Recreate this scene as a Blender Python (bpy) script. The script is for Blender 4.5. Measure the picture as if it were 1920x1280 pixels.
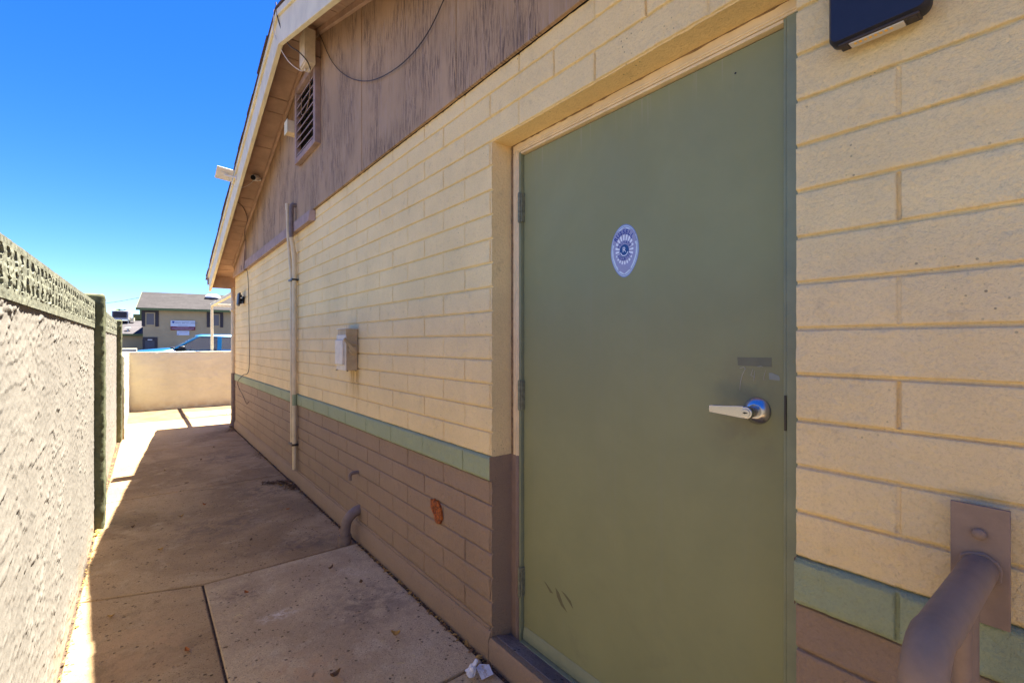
import bpy, bmesh, math, random
import numpy as np
from mathutils import Vector, Matrix

for o in list(bpy.data.objects):
    bpy.data.objects.remove(o)
scene = bpy.context.scene
COL = scene.collection
R = math.radians
random.seed(7)

# ------------------------------------------------------------------ camera, sky, sun, exposure
cam_d = bpy.data.cameras.new("camera")
cam = bpy.data.objects.new("camera", cam_d)
COL.objects.link(cam)
cam_d.sensor_width = 36.0
cam_d.lens = 16.5
cam_d.shift_y = 0.0016
cam_d.clip_start = 0.02
cam_d.clip_end = 2000.0
cam.location = (0, 0, 1.38)
cam.rotation_euler = (R(90), 0, R(-38.3))
scene.camera = cam

SUN = Vector((0.273, 0.09, 1.0)).normalized()
elev = math.asin(SUN.z)
azim = math.atan2(SUN.x, SUN.y)
world = bpy.data.worlds.new("World")
scene.world = world
world.use_nodes = True
wn = world.node_tree
sky = wn.nodes.new("ShaderNodeTexSky")
sky.sky_type = 'NISHITA'
sky.sun_disc = False
sky.sun_elevation = elev
sky.sun_rotation = azim
sky.altitude = 300
sky.air_density = 1.0
sky.dust_density = 0.2
sky.ozone_density = 10.0
bg = wn.nodes["Background"]
bg.inputs[1].default_value = 0.05
hsv = wn.nodes.new("ShaderNodeHueSaturation")
hsv.inputs['Hue'].default_value = 0.518
hsv.inputs['Saturation'].default_value = 1.24
hsv.inputs['Value'].default_value = 0.9
wn.links.new(sky.outputs[0], hsv.inputs['Color'])
wn.links.new(hsv.outputs[0], bg.inputs[0])

sun_d = bpy.data.lights.new("sun", 'SUN')
sun_d.energy = 5.0
sun_d.angle = R(0.5)
sun_d.color = (1.0, 0.95, 0.87)
sun = bpy.data.objects.new("sun", sun_d)
COL.objects.link(sun)
sun.rotation_euler = SUN.to_track_quat('Z', 'Y').to_euler()
sun.location = (0, 0, 20)

vs = scene.view_settings
vs.view_transform = 'Standard'
vs.look = 'None'
vs.exposure = 2.85
vs.gamma = 1.0
try:
    scene.cycles.max_bounces = 10
    scene.cycles.diffuse_bounces = 6
except Exception:
    pass

# ------------------------------------------------------------------ node materials
class NT:
    def __init__(self, name):
        self.m = bpy.data.materials.new(name)
        self.m.use_nodes = True
        self.t = self.m.node_tree
        self.b = self.t.nodes["Principled BSDF"]
        tc = self.t.nodes.new("ShaderNodeTexCoord")
        self.co = tc.outputs['Object']
    def link(self, a, b):
        self.t.links.new(a, b)
    def map(self, sc):
        n = self.t.nodes.new("ShaderNodeMapping")
        n.inputs['Scale'].default_value = sc
        self.link(self.co, n.inputs[0])
        return n.outputs[0]
    def noise(self, scale, detail=4, rough=.55, dist=0.0, co=None):
        n = self.t.nodes.new("ShaderNodeTexNoise")
        n.inputs['Scale'].default_value = scale
        n.inputs['Detail'].default_value = detail
        n.inputs['Roughness'].default_value = rough
        n.inputs['Distortion'].default_value = dist
        self.link(co or self.co, n.inputs['Vector'])
        return n.outputs[0]
    def voro(self, scale, co=None, feat='F1'):
        n = self.t.nodes.new("ShaderNodeTexVoronoi")
        n.feature = feat
        n.inputs['Scale'].default_value = scale
        self.link(co or self.co, n.inputs['Vector'])
        return n.outputs[0]
    def ramp(self, x, a, b, lo=0.0, hi=1.0):
        n = self.t.nodes.new("ShaderNodeMapRange")
        n.interpolation_type = 'SMOOTHSTEP'
        self.link(x, n.inputs[0])
        for i, v in ((1, a), (2, b), (3, lo), (4, hi)):
            n.inputs[i].default_value = v
        return n.outputs[0]
    def math(self, op, a, b=None):
        n = self.t.nodes.new("ShaderNodeMath")
        n.operation = op
        for i, v in ((0, a), (1, b)):
            if v is None:
                continue
            if isinstance(v, (int, float)):
                n.inputs[i].default_value = v
            else:
                self.link(v, n.inputs[i])
        return n.outputs[0]
    def mix(self, fac, a, b):
        n = self.t.nodes.new("ShaderNodeMix")
        n.data_type = 'RGBA'
        if isinstance(fac, (int, float)):
            n.inputs[0].default_value = fac
        else:
            self.link(fac, n.inputs[0])
        for i, v in ((6, a), (7, b)):
            if isinstance(v, tuple):
                n.inputs[i].default_value = (*v, 1)
            else:
                self.link(v, n.inputs[i])
        return n.outputs[2]
    def bump(self, h, strength, dist, prev=None):
        n = self.t.nodes.new("ShaderNodeBump")
        n.inputs['Strength'].default_value = strength
        n.inputs['Distance'].default_value = dist
        self.link(h, n.inputs['Height'])
        if prev is not None:
            self.link(prev, n.inputs['Normal'])
        return n.outputs[0]
    def xyz(self):
        n = self.t.nodes.new("ShaderNodeSeparateXYZ")
        self.link(self.co, n.inputs[0])
        return n.outputs
    def done(self, col, rough=.85, nrm=None, metal=0.0, spec=.3):
        if isinstance(col, tuple):
            self.b.inputs['Base Color'].default_value = (*col, 1)
        else:
            self.link(col, self.b.inputs['Base Color'])
        if isinstance(rough, (int, float)):
            self.b.inputs['Roughness'].default_value = rough
        else:
            self.link(rough, self.b.inputs['Roughness'])
        self.b.inputs['Metallic'].default_value = metal
        self.b.inputs['Specular IOR Level'].default_value = spec
        if nrm is not None:
            self.link(nrm, self.b.inputs['Normal'])
        return self.m

def s2l(r, g, b):
    f = lambda v: (v/255/12.92) if v/255 < .04045 else ((v/255+.055)/1.055)**2.4
    return (f(r), f(g), f(b))

def mul(c, k):
    return tuple(v*k for v in c)

def simple(name, col, rough=.7, metal=0.0, var=.12, scale=8, bump=0.0, bscale=120, spec=.3):
    n = NT(name)
    f = n.ramp(n.noise(scale, 5, .6), .3, .7)
    c = n.mix(f, mul(col, 1-var), mul(col, 1+var))
    nm = n.bump(n.noise(bscale, 3), bump, .004) if bump else None
    return n.done(c, rough, nm, metal, spec)

def painted_block(name, col, dirt, stain=None, pits=True):
    n = NT(name)
    f = n.ramp(n.noise(2.2, 6, .62), .32, .7)
    c = n.mix(f, mul(col, .92), mul(col, 1.06))
    f2 = n.ramp(n.noise(14, 6, .7), .55, .8, 0, .40)
    c = n.mix(f2, c, dirt)
    gp = n.ramp(n.noise(130, 4, .75), .36, .52, .15, 0)  # pore speckle: dirt together with occlusion shade put into the colour
    c = n.mix(gp, c, mul(dirt, .8))
    wide = n.ramp(n.noise(.9, 4, .6), .42, .66, 0, .22)
    c = n.mix(wide, c, mul(col, 1.12))
    if pits:
        v = n.voro(55)
        g = n.ramp(n.noise(5, 3), .55, .68)
        p = n.math('MULTIPLY', n.ramp(v, .10, .16, 1, 0), g)
        c = n.mix(n.math('MULTIPLY', p, .75), c, mul(dirt, .35))
    # vertical run marks
    sv = n.ramp(n.noise(1.0, 4, .6, 0, n.map((1, 22, 1.2))), .62, .80, 0, .09)
    c = n.mix(sv, c, dirt)
    if stain:
        y0, y1, z0, z1, sc = stain
        X, Y, Z = n.xyz()
        m = n.math('MULTIPLY', n.ramp(Y, y0-.05, y0+.03), n.ramp(Y, y1-.03, y1+.06, 1, 0))
        m = n.math('MULTIPLY', m, n.ramp(Z, z0, z1))
        m = n.math('MULTIPLY', m, n.ramp(Z, z1+.01, z1+.02, 1, 0))
        m = n.math('MULTIPLY', m, n.ramp(n.noise(1, 4, .6, 0, n.map((1, 40, 6))), .3, .6, .2, .8))
        c = n.mix(m, c, sc)
    b1 = n.bump(n.noise(75, 6, .65), .9, .008)
    b2 = n.bump(n.noise(260, 3, .6), .6, .003, b1)
    return n.done(c, .72, b2, 0, .35)

CREAM = (.86, .65, .305)
BROWN = (.30, .205, .128)
GREEN = (.245, .248, .115)
m_cream = painted_block("cream_block_paint", CREAM, (.42, .30, .16), stain=(3.24, 3.42, .86, 1.185, (.42, .25, .07)))
m_brown = painted_block("brown_block_paint", BROWN, (.15, .11, .085))
m_band = painted_block("green_band_paint", (.33, .37, .205), (.19, .20, .12), pits=False)

def concrete(name, col, dark, pale, seed=0.0, blots=()):
    n = NT(name)
    big = n.ramp(n.noise(.9+seed, 7, .66, .5), .38, .62)
    c = n.mix(big, dark, col)
    mid = n.ramp(n.noise(3.5+seed, 8, .7, .5), .50, .72, 0, .75)
    c = n.mix(mid, c, pale)
    mid2 = n.ramp(n.noise(5.0+seed, 8, .75, .8), .54, .72, 0, .75)
    c = n.mix(mid2, c, mul(dark, .62))
    sw = n.ramp(n.noise(1, 5, .7, .3, n.map((1.2, 9, 1))), .56, .74, 0, .45)
    c = n.mix(sw, c, mul(dark, .75))
    fine = n.ramp(n.noise(150, 5, .75), .38, .66)
    c = n.mix(n.math('MULTIPLY', fine, .55), c, mul(col, .52))
    gr = n.ramp(n.noise(70, 4, .75), .58, .72, 0, .5)
    c = n.mix(gr, c, mul(pale, 1.1))
    pv = n.voro(30)
    g = n.ramp(n.noise(9, 2), .42, .58)
    p = n.math('MULTIPLY', n.ramp(pv, .12, .24, 1, 0), g)
    c = n.mix(n.math('MULTIPLY', p, .85), c, mul(dark, .25))
    pv2 = n.ramp(n.voro(80), .10, .26, .8, 0)
    c = n.mix(pv2, c, mul(dark, .35))
    for bx_, by_, rx_, ry_, k_, bc_ in blots:
        X, Y, Z = n.xyz()
        dx_ = n.math('DIVIDE', n.math('SUBTRACT', X, bx_), rx_); dy_ = n.math('DIVIDE', n.math('SUBTRACT', Y, by_), ry_)
        rr_ = n.math('SQRT', n.math('ADD', n.math('MULTIPLY', dx_, dx_), n.math('MULTIPLY', dy_, dy_)))
        mk = n.math('MULTIPLY', n.ramp(rr_, .2, 1.0, 1, 0), n.ramp(n.noise(k_, 7, .75, .6), .40, .62))
        c = n.mix(n.math('MULTIPLY', mk, .75), c, bc_)
    h = n.math('ADD', n.noise(180, 5, .7), n.math('MULTIPLY', n.noise(25, 5, .6), 1.5))
    b = n.bump(h, .8, .005)
    b = n.bump(n.math('SUBTRACT', 1.0, p), .8, .005, b)
    return n.done(c, .9, b, 0, .2)

m_conc = concrete("walkway_concrete", (.49, .33, .168), (.28, .18, .09), (.57, .42, .235), 0.0,
                  ((.45, 4.15, .5, .35, 7, (.16, .11, .075)), (1.0, 4.9, .5, .5, 8, (.15, .105, .07)), (.0, 2.7, .3, .5, 8, (.45, .28, .14)), (.75, 6.6, .5, .5, 7, (.17, .12, .08)), (.9, 3.45, .35, .2, 12, (.15, .10, .07))))
m_pad = concrete("pad_concrete", (.60, .44, .25), (.44, .305, .172), (.66, .52, .335), .37,
                 ((.54, 2.60, .13, .07, 30, (.72, .62, .50)), (.93, 2.42, .36, .34, 9, (.20, .145, .10)), (.42, 2.95, .18, .16, 22, (.22, .15, .10)), (.5, 2.05, .3, .25, 8, (.50, .31, .16))))
m_sill = concrete("sill_concrete", (.24, .195, .18), (.16, .13, .12), (.32, .27, .25), .9)

def stucco(name, col):
    n = NT(name)
    f = n.ramp(n.noise(1.6, 6, .6), .3, .7)
    c = n.mix(f, mul(col, .9), mul(col, 1.06))
    f2 = n.ramp(n.noise(22, 5, .7), .5, .8, 0, .35)
    c = n.mix(f2, c, mul(col, .72))
    Z = n.xyz()[2]
    low = n.math('MULTIPLY', n.ramp(Z, .0, .22, 1, 0), n.ramp(n.noise(6, 4), .35, .65, .1, .7))
    c = n.mix(low, c, (.40, .29, .18))
    b = n.bump(n.noise(130, 4, .6), .22, .004)
    return n.done(c, .9, b, 0, .2)
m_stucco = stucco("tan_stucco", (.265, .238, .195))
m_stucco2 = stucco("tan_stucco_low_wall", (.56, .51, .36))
def rough_paint(name, col, dirt):
    n = NT(name)
    f = n.ramp(n.noise(12, 6, .7), .35, .7)
    c = n.mix(f, mul(col, .82), mul(col, 1.12))
    f2 = n.ramp(n.noise(45, 4, .7), .55, .8, 0, .5)
    c = n.mix(f2, c, dirt)
    b = n.bump(n.noise(70, 6, .7), .3, .006)
    return n.done(c, .9, b, 0, .2)
m_sage = rough_paint("sage_block_paint", (.215, .215, .15), (.29, .275, .21))
m_post = rough_paint("sage_post_paint", (.125, .13, .07), (.17, .17, .12))

def siding_mat():
    n = NT("weathered_plywood_siding")
    base = (.40, .27, .155)
    f = n.ramp(n.noise(1.3, 5, .6), .3, .7)
    c = n.mix(f, mul(base, .88), mul(base, 1.12))
    warp = n.noise(1.0, 7, .74, 2.2, n.map((1, 52, 3.6)))
    g = n.ramp(warp, .44, .60)
    patch = n.ramp(n.noise(1.0, 3, .6, .3, n.map((1, 4.6, 2.0))), .38, .62)
    m = n.math('MULTIPLY', g, patch)
    c = n.mix(n.math('MULTIPLY', m, .80), c, (.085, .058, .048))
    fine = n.ramp(n.noise(1.0, 5, .75, .6, n.map((1, 150, 7.0))), .53, .68)
    m2 = n.math('MULTIPLY', fine, n.math('ADD', n.math('MULTIPLY', patch, .5), .22))
    c = n.mix(n.math('MULTIPLY', m2, .8), c, (.075, .055, .05))
    lt = n.ramp(n.noise(1.0, 5, .7, .8, n.map((1, 75, 4.5))), .54, .72, 0, .5)
    c = n.mix(lt, c, (.44, .35, .30))
    b = n.bump(n.math('ADD', warp, n.noise(1.0, 3, .7, .2, n.map((1, 130, 3)))), .5, .004)
    return n.done(c, .85, b, 0, .2)
m_siding = siding_mat()
m_trim_brown = simple("brown_trim_paint", (.33, .23, .185), .75, var=.15, scale=9, bump=.25)
m_soffit = simple("brown_soffit_paint", (.42, .28, .195), .8, var=.14, scale=5, bump=.2)
m_fascia = simple("cream_fascia_paint", (.74, .67, .43), .6, var=.08, scale=6, bump=.15)
m_shingle = simple("brown_shingle", (.10, .065, .05), .95, var=.4, scale=60, bump=.7)
m_dark = simple("dark_void", (.012, .010, .009), .95)
m_frame_cream = simple("cream_frame_paint", (.74, .58, .34), .55, var=.08, scale=14, bump=.08)
m_frame_brown = simple("brown_frame_paint", (.25, .175, .13), .55, var=.1, scale=14, bump=.1)
m_caulk = simple("brown_caulk", (.22, .14, .07), .9, var=.3, scale=40)

def door_paint():
    n = NT("green_door_paint")
    f = n.ramp(n.noise(1.3, 7, .66, .4), .34, .66)
    c = n.mix(f, mul(GREEN, .95), mul(GREEN, 1.06))
    v = n.ramp(n.noise(1, 4, .6, 0, n.map((1, 30, .8))), .5, .8, 0, .16)
    c = n.mix(v, c, (.25, .25, .17))
    d = n.ramp(n.noise(9, 6, .75), .66, .8, 0, .35)
    c = n.mix(d, c, (.13, .125, .08))
    X, Y, Z = n.xyz()
    low = n.math('MULTIPLY', n.ramp(Z, .1, .75, 1, 0), n.ramp(n.noise(5, 6, .7, .6), .5, .75, 0, .35))
    c = n.mix(low, c, (.15, .135, .085))
    gy = n.math('MULTIPLY', n.ramp(Y, .48, .60), n.ramp(Y, .62, .80, 1, 0)); gz = n.math('MULTIPLY', n.ramp(Z, .98, 1.16), n.ramp(Z, 1.24, 1.42, 1, 0))
    gr = n.math('MULTIPLY', n.math('MULTIPLY', gy, gz), n.ramp(n.noise(11, 6, .7), .35, .65, .1, .55))
    c = n.mix(gr, c, (.17, .145, .085))
    top = n.math('MULTIPLY', n.ramp(Z, 2.075, 2.205), n.ramp(n.noise(1, 3, .6, 0, n.map((1, 75, 2))), .56, .74, 0, .55))
    c = n.mix(top, c, (.34, .31, .2))
    b = n.bump(n.noise(330, 3, .5), .12, .002)
    b = n.bump(n.noise(4, 3, .5), .08, .01, b)
    return n.done(c, n.ramp(n.noise(6, 4), .3, .7, .52, .66), b, 0, .24)
m_door = door_paint()
m_green = simple("green_frame_paint", (.23, .245, .14), .5, var=.08, scale=12, bump=.08)
m_scuff_dark = simple("dark_scuff", (.14, .125, .06), .8)
m_scuff_pale = simple("pale_scratch", (.40, .39, .30), .8)
m_patch_dark = simple("dark_tape_ghost", (.15, .15, .09), .6)
m_patch_pale = simple("pale_smear", (.27, .29, .23), .7)
def brushed():
    n = NT("brushed_nickel")
    h = n.noise(1, 3, .5, 0, n.map((300, 60, 300)))
    b = n.bump(h, .06, .001)
    return n.done((.50, .49, .48), .24, b, 1.0, .5)
m_metal = brushed()
m_steel_dark = simple("dark_steel", (.06, .055, .05), .4, 0.7)
m_hinge = simple("painted_hinge", (.20, .20, .13), .45, .2, var=.25, scale=60)
m_navy = simple("dark_blue_housing", (.010, .010, .017), .5, 0, var=.1, scale=30, bump=.1, bscale=500, spec=.5)
m_bronze = simple("bronze_housing", (.045, .035, .03), .5, 0, var=.1, scale=30)
def glassy(name, col, rough=.1, alpha=None):
    n = NT(name)
    n.done(col, rough, None, 0, .5)
    if alpha is not None:
        n.b.inputs['Transmission Weight'].default_value = alpha
    return n.m
m_lens = glassy("frosted_lens", (.55, .52, .46), .25)
m_led = simple("yellow_led_chip", (.85, .48, .06), .4)
m_rail = simple("brown_rail_paint", (.27, .185, .118), .6, 0, var=.10, scale=18, bump=.1, bscale=200, spec=.22)
m_pvc = simple("cream_pipe_paint", (.68, .54, .32), .5, var=.1, scale=10, bump=.1)
m_pipe_brown = simple("brown_pipe_paint", (.19, .14, .115), .6, var=.15, scale=20, bump=.2)
m_box = simple("tan_box_paint", (.42, .31, .165), .5, var=.14, scale=18, bump=.1)
m_box_pale = simple("pale_box_paint", (.68, .60, .45), .5, var=.08, scale=18, bump=.08)
m_white = simple("white_plastic", (.72, .70, .66), .45, var=.05)
m_black = simple("black_plastic", (.012, .012, .014), .35, var=.1)
m_cable_black = simple("black_cable_jacket", (.045, .034, .028), .5)
m_cable_tan = simple("tan_cable_jacket", (.30, .20, .12), .6)
m_cable_white = simple("white_cable_jacket", (.6, .56, .5), .5)
m_cable_brown = simple("brown_cable_jacket", (.09, .05, .035), .6)
m_rust = NT("rusty_patch")
_c = m_rust.mix(m_rust.ramp(m_rust.noise(45, 6, .75), .35, .65), (.08, .018, .006), (.55, .13, .008))
m_rust = m_rust.done(_c, .6, m_rust.bump(m_rust.noise(90, 5, .7), .9, .01), 0, .4)
m_dirt = NT("dry_dirt")
_c = m_dirt.mix(m_dirt.ramp(m_dirt.noise(2.5, 6, .7), .3, .7), (.17, .11, .055), (.24, .165, .095))
_c = m_dirt.mix(m_dirt.ramp(m_dirt.voro(60), .1, .3, .6, 0), _c, (.12, .08, .045))
m_dirt = m_dirt.done(_c, .95, m_dirt.bump(m_dirt.noise(90, 6, .75), 1.0, .02), 0, .1)
m_soil = simple("dark_joint_soil", (.07, .045, .028), .95, var=.5, scale=70, bump=.9)
m_asphalt = simple("asphalt", (.055, .053, .05), .9, var=.2, scale=3, bump=.5)
m_leaf = [simple("dry_leaf_%s" % k, c, .8, var=.25, scale=60) for k, c in
          (("rust", (.36, .12, .03)), ("ochre", (.42, .24, .06)), ("brown", (.14, .075, .035)), ("straw", (.5, .38, .16)))]
m_paper = NT("crumpled_paper")
_c = m_paper.mix(m_paper.ramp(m_paper.noise(28, 5, .7), .56, .7, 0, .9), (.66, .64, .63), (.42, .26, .09))
m_paper = m_paper.done(_c, .9, m_paper.bump(m_paper.noise(60, 4), .5, .01))

# ------------------------------------------------------------------ mesh helpers
class MB:
    """collects shapes (world coordinates) and links them as one mesh object"""
    def __init__(self):
        self.v, self.f = [], []
    def add(self, vs, fs):
        k = len(self.v)
        self.v += [tuple(p) for p in vs]
        self.f += [tuple(i+k for i in q) for q in fs]
        return self
    def box(self, x0, x1, y0, y1, z0, z1):
        return self.add([(x0,y0,z0),(x1,y0,z0),(x1,y1,z0),(x0,y1,z0),(x0,y0,z1),(x1,y0,z1),(x1,y1,z1),(x0,y1,z1)],
                        [(0,3,2,1),(4,5,6,7),(0,1,5,4),(1,2,6,5),(2,3,7,6),(3,0,4,7)])
    def hexa(self, p):
        return self.add(p, [(0,3,2,1),(4,5,6,7),(0,1,5,4),(1,2,6,5),(2,3,7,6),(3,0,4,7)])
    def prism(self, poly, axis, a, b):
        """extrude a 2-D polygon along axis x, y or z between a and b"""
        n = len(poly)
        def P(q, t):
            return {'x': (t, q[0], q[1]), 'y': (q[0], t, q[1]), 'z': (q[0], q[1], t)}[axis]
        vs = [P(q, a) for q in poly] + [P(q, b) for q in poly]
        fs = [tuple(range(n))[::-1], tuple(range(n, 2*n))]
        fs += [(i, (i+1) % n, n+(i+1) % n, n+i) for i in range(n)]
        return self.add(vs, fs)
    def tube(self, pts, r, seg=10, caps=True):
        pts = [Vector(p) for p in pts]
        rs = r if isinstance(r, (list, tuple)) else [r]*len(pts)
        t0 = (pts[1]-pts[0]).normalized()
        u = t0.orthogonal().normalized()
        vs, fs = [], []
        for i, p in enumerate(pts):
            if i == 0: t = pts[1]-pts[0]
            elif i == len(pts)-1: t = pts[-1]-pts[-2]
            else: t = (pts[i+1]-p).normalized()+(p-pts[i-1]).normalized()
            t = t.normalized()
            u = (u - t*u.dot(t)).normalized()
            w = t.cross(u)
            for k in range(seg):
                a = 2*math.pi*k/seg
                vs.append(p + (u*math.cos(a)+w*math.sin(a))*rs[i])
        for i in range(len(pts)-1):
            for k in range(seg):
                fs.append((i*seg+k, i*seg+(k+1) % seg, (i+1)*seg+(k+1) % seg, (i+1)*seg+k))
        if caps:
            fs.append(tuple(range(seg))[::-1])
            fs.append(tuple((len(pts)-1)*seg+k for k in range(seg)))
        return self.add(vs, fs)
    def lathe(self, prof, origin, axis, seg=32):
        """prof = (radius, distance along axis)"""
        a = Vector(axis).normalized(); u = a.orthogonal().normalized(); w = a.cross(u); o = Vector(origin)
        vs, fs = [], []
        for r, d in prof:
            for k in range(seg):
                t = 2*math.pi*k/seg
                vs.append(o + a*d + (u*math.cos(t)+w*math.sin(t))*max(r, 1e-5))
        for i in range(len(prof)-1):
            for k in range(seg):
                fs.append((i*seg+k, i*seg+(k+1) % seg, (i+1)*seg+(k+1) % seg, (i+1)*seg+k))
        fs.append(tuple(range(seg))[::-1]); fs.append(tuple((len(prof)-1)*seg+k for k in range(seg)))
        return self.add(vs, fs)
    def build(self, name, m, parent=None, bevel=0, bseg=2, smooth=True, angle=35, M=None):
        me = bpy.data.meshes.new(name)
        vs = [M @ Vector(p) for p in self.v] if M is not None else self.v
        me.from_pydata(vs, [], self.f)
        me.update()
        bm = bmesh.new(); bm.from_mesh(me)
        bmesh.ops.recalc_face_normals(bm, faces=bm.faces)
        bm.to_mesh(me); bm.free()
        if smooth:
            me.shade_smooth()
            me.set_sharp_from_angle(angle=R(angle))
        me.materials.append(m)
        o = bpy.data.objects.new(name, me)
        COL.objects.link(o)
        if parent is not None:
            attach(o, parent)
        if bevel:
            b = o.modifiers.new("bevel", 'BEVEL')
            b.width = bevel; b.segments = bseg; b.limit_method = 'ANGLE'; b.angle_limit = R(30)
            b.harden_normals = False
        return o

WLOC = {}
def attach(o, parent):
    """mesh is in world coordinates: cancel the parent's offset"""
    o.parent = parent
    M = Matrix.Identity(4)
    p = parent
    while p is not None:
        M = M @ Matrix.Translation(-p.location) if p.type == 'EMPTY' else M
        p = p.parent
    o.matrix_parent_inverse = M if parent.type == 'EMPTY' else Matrix.Identity(4)

def tag(o, label=None, cat=None, group=None, kind=None):
    for k, v in (("label", label), ("category", cat), ("group", group), ("kind", kind)):
        if v: o[k] = v
    return o

def thing(name, loc, label, cat, group=None):
    o = bpy.data.objects.new(name, None)
    o.empty_display_size = .1
    COL.objects.link(o)
    o.location = loc
    return tag(o, label, cat, group)

def frame(origin, u, v):
    u = Vector(u).normalized(); v = Vector(v).normalized(); w = u.cross(v)
    M = Matrix.Identity(4)
    for i in range(3):
        M[i][0], M[i][1], M[i][2], M[i][3] = u[i], v[i], w[i], origin[i]
    return M

def text_shape(s, size, off=0.0):
    cu = bpy.data.curves.new("lettering", 'FONT')
    cu.body = s; cu.size = size; cu.align_x = 'CENTER'; cu.align_y = 'CENTER'; cu.extrude = 0; cu.resolution_u = 3; cu.offset = off
    o = bpy.data.objects.new("lettering", cu); COL.objects.link(o)
    dg = bpy.context.evaluated_depsgraph_get()
    me = bpy.data.meshes.new_from_object(o.evaluated_get(dg))
    vs = [tuple(v.co) for v in me.vertices]; fs = [tuple(p.vertices) for p in me.polygons]
    bpy.data.objects.remove(o); bpy.data.curves.remove(cu); bpy.data.meshes.remove(me)
    return vs, fs

# numpy value noise
def _hash(ix, iy, seed):
    h = (ix.astype(np.int64)*374761393 + iy.astype(np.int64)*668265263 + seed*1442695041) & 0xFFFFFFFF
    h = ((h ^ (h >> 13))*1274126177) & 0xFFFFFFFF
    h = h ^ (h >> 16)
    return (h & 0xFFFFFF)/float(0xFFFFFF)
def vnoise(x, y, seed=0):
    ix = np.floor(x); iy = np.floor(y); fx = x-ix; fy = y-iy
    fx = fx*fx*fx*(fx*(fx*6-15)+10); fy = fy*fy*fy*(fy*(fy*6-15)+10)
    a = _hash(ix, iy, seed); b = _hash(ix+1, iy, seed); c = _hash(ix, iy+1, seed); d = _hash(ix+1, iy+1, seed)
    return (a*(1-fx)+b*fx)*(1-fy)+(c*(1-fx)+d*fx)*fy
def fbm(x, y, seed=0, oct=4, gain=.5):
    s = 0; a = 1; t = 0
    for i in range(oct):
        s = s + a*vnoise(x*2**i, y*2**i, seed+i*17); t += a; a *= gain
    return s/t
def sstep(a, b, x):
    t = np.clip((x-a)/(b-a), 0, 1)
    return t*t*(3-2*t)

def relief(name, ys, zs, hfun, xplane, sgn, m, parent=None, mask=None, skirt=None, skirt_edges=()):
    """wall sheet in the plane x = xplane, raised by hfun(Y, Z) towards sgn; mask drops cells; skirt turns edges back to x = skirt"""
    ys = np.asarray(sorted(set(np.round(ys, 5)))); zs = np.asarray(sorted(set(np.round(zs, 5))))
    Y, Z = np.meshgrid(ys, zs)
    H = hfun(Y, Z)
    X = xplane + sgn*H
    ny, nz = len(ys), len(zs)
    V = np.stack([X, Y, Z], -1).reshape(-1, 3)
    I = np.arange(ny*nz).reshape(nz, ny)
    keep = np.ones((nz-1, ny-1), bool)
    if mask is not None:
        yc = (ys[:-1]+ys[1:])/2; zc = (zs[:-1]+zs[1:])/2
        keep = ~mask(*np.meshgrid(yc, zc))
    a, b, c, d = I[:-1, :-1][keep], I[:-1, 1:][keep], I[1:, 1:][keep], I[1:, :-1][keep]
    F = np.stack([a, b, c, d], -1) if sgn > 0 else np.stack([a, d, c, b], -1)
    F = F.tolist(); V = V.tolist()
    def strip(idx):
        k = len(V)
        for i in idx:
            V.append(list(V[i]))
        for i in idx:
            q = list(V[i]); q[0] = skirt; V.append(q)
        n = len(idx)
        for i in range(n-1):
            F.append([k+i, k+i+1, k+n+i+1, k+n+i])
    for kind, val, lo, hi in skirt_edges:
        if kind == 'y':
            j = int(np.argmin(abs(ys-val))); rows = [r for r in range(nz) if lo-1e-4 <= zs[r] <= hi+1e-4]
            strip([int(I[r, j]) for r in rows])
        else:
            r = int(np.argmin(abs(zs-val))); cols = [j for j in range(ny) if lo-1e-4 <= ys[j] <= hi+1e-4]
            strip([int(I[r, j]) for j in cols])
    me = bpy.data.meshes.new(name)
    me.from_pydata(V, [], F); me.update()
    me.shade_smooth(); me.set_sharp_from_angle(angle=R(65))
    me.materials.append(m)
    o = bpy.data.objects.new(name, me); COL.objects.link(o)
    if parent is not None: attach(o, parent)
    return o

# ------------------------------------------------------------------ ground
def slab(name, poly, top, m, thick=.06, bev=.007):
    mb = MB().prism(poly, 'z', top-thick, top)
    o = mb.build(name, m, bevel=bev)
    return tag(o, kind='structure')

g = MB().add([(-400,-400,-.05),(400,-400,-.05),(400,600,-.05),(-400,600,-.05)], [(0,1,2,3)]).build("ground", m_soil)
tag(g, kind='structure')
g = MB().add([(-60,12.35,-.02),(80,12.35,-.02),(80,140,-.02),(-60,140,-.02)], [(0,1,2,3)]).build("parking_lot", m_asphalt)
tag(g, kind='structure')
def dirt_sheet():
    ys = np.arange(10.2, 12.36, .04); xs = np.arange(-.32, 3.2, .04)
    Xg, Yg = np.meshgrid(xs, ys)
    Zg = -.012 + .016*(fbm(Xg*4, Yg*4, 3)-.3)
    V = np.stack([Xg, Yg, Zg], -1).reshape(-1, 3).tolist()
    nx, ny = len(xs), len(ys)
    F = [[j*nx+i, j*nx+i+1, (j+1)*nx+i+1, (j+1)*nx+i] for j in range(ny-1) for i in range(nx-1)]
    o = MB().add(V, F).build("dirt_patch", m_dirt)
    tag(o, kind='structure')
dirt_sheet()
g = MB().add([(-.32,-1.25,-.010),(1.2,-1.25,-.010),(1.2,10.3,-.010),(-.32,10.3,-.010)], [(0,1,2,3)]).build("joint_soil", m_soil)
tag(g, kind='structure')
slab("walkway", [(-.262,-1.2),(.265,-1.2),(.271,3.196),(-.262,3.385)], 0, m_conc)
slab("walkway", [(-.262,3.396),(.274,3.214),(1.165,3.212),(1.165,5.362),(-.258,5.345)], 0, m_conc)
slab("walkway", [(-.258,5.357),(1.165,5.374),(1.165,7.585),(-.235,7.555)], 0, m_conc)
slab("walkway", [(-.235,7.563),(1.165,7.593),(1.165,8.9),(2.6,8.9),(2.6,10.44),(-.21,10.35)], 0, m_conc)
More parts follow.
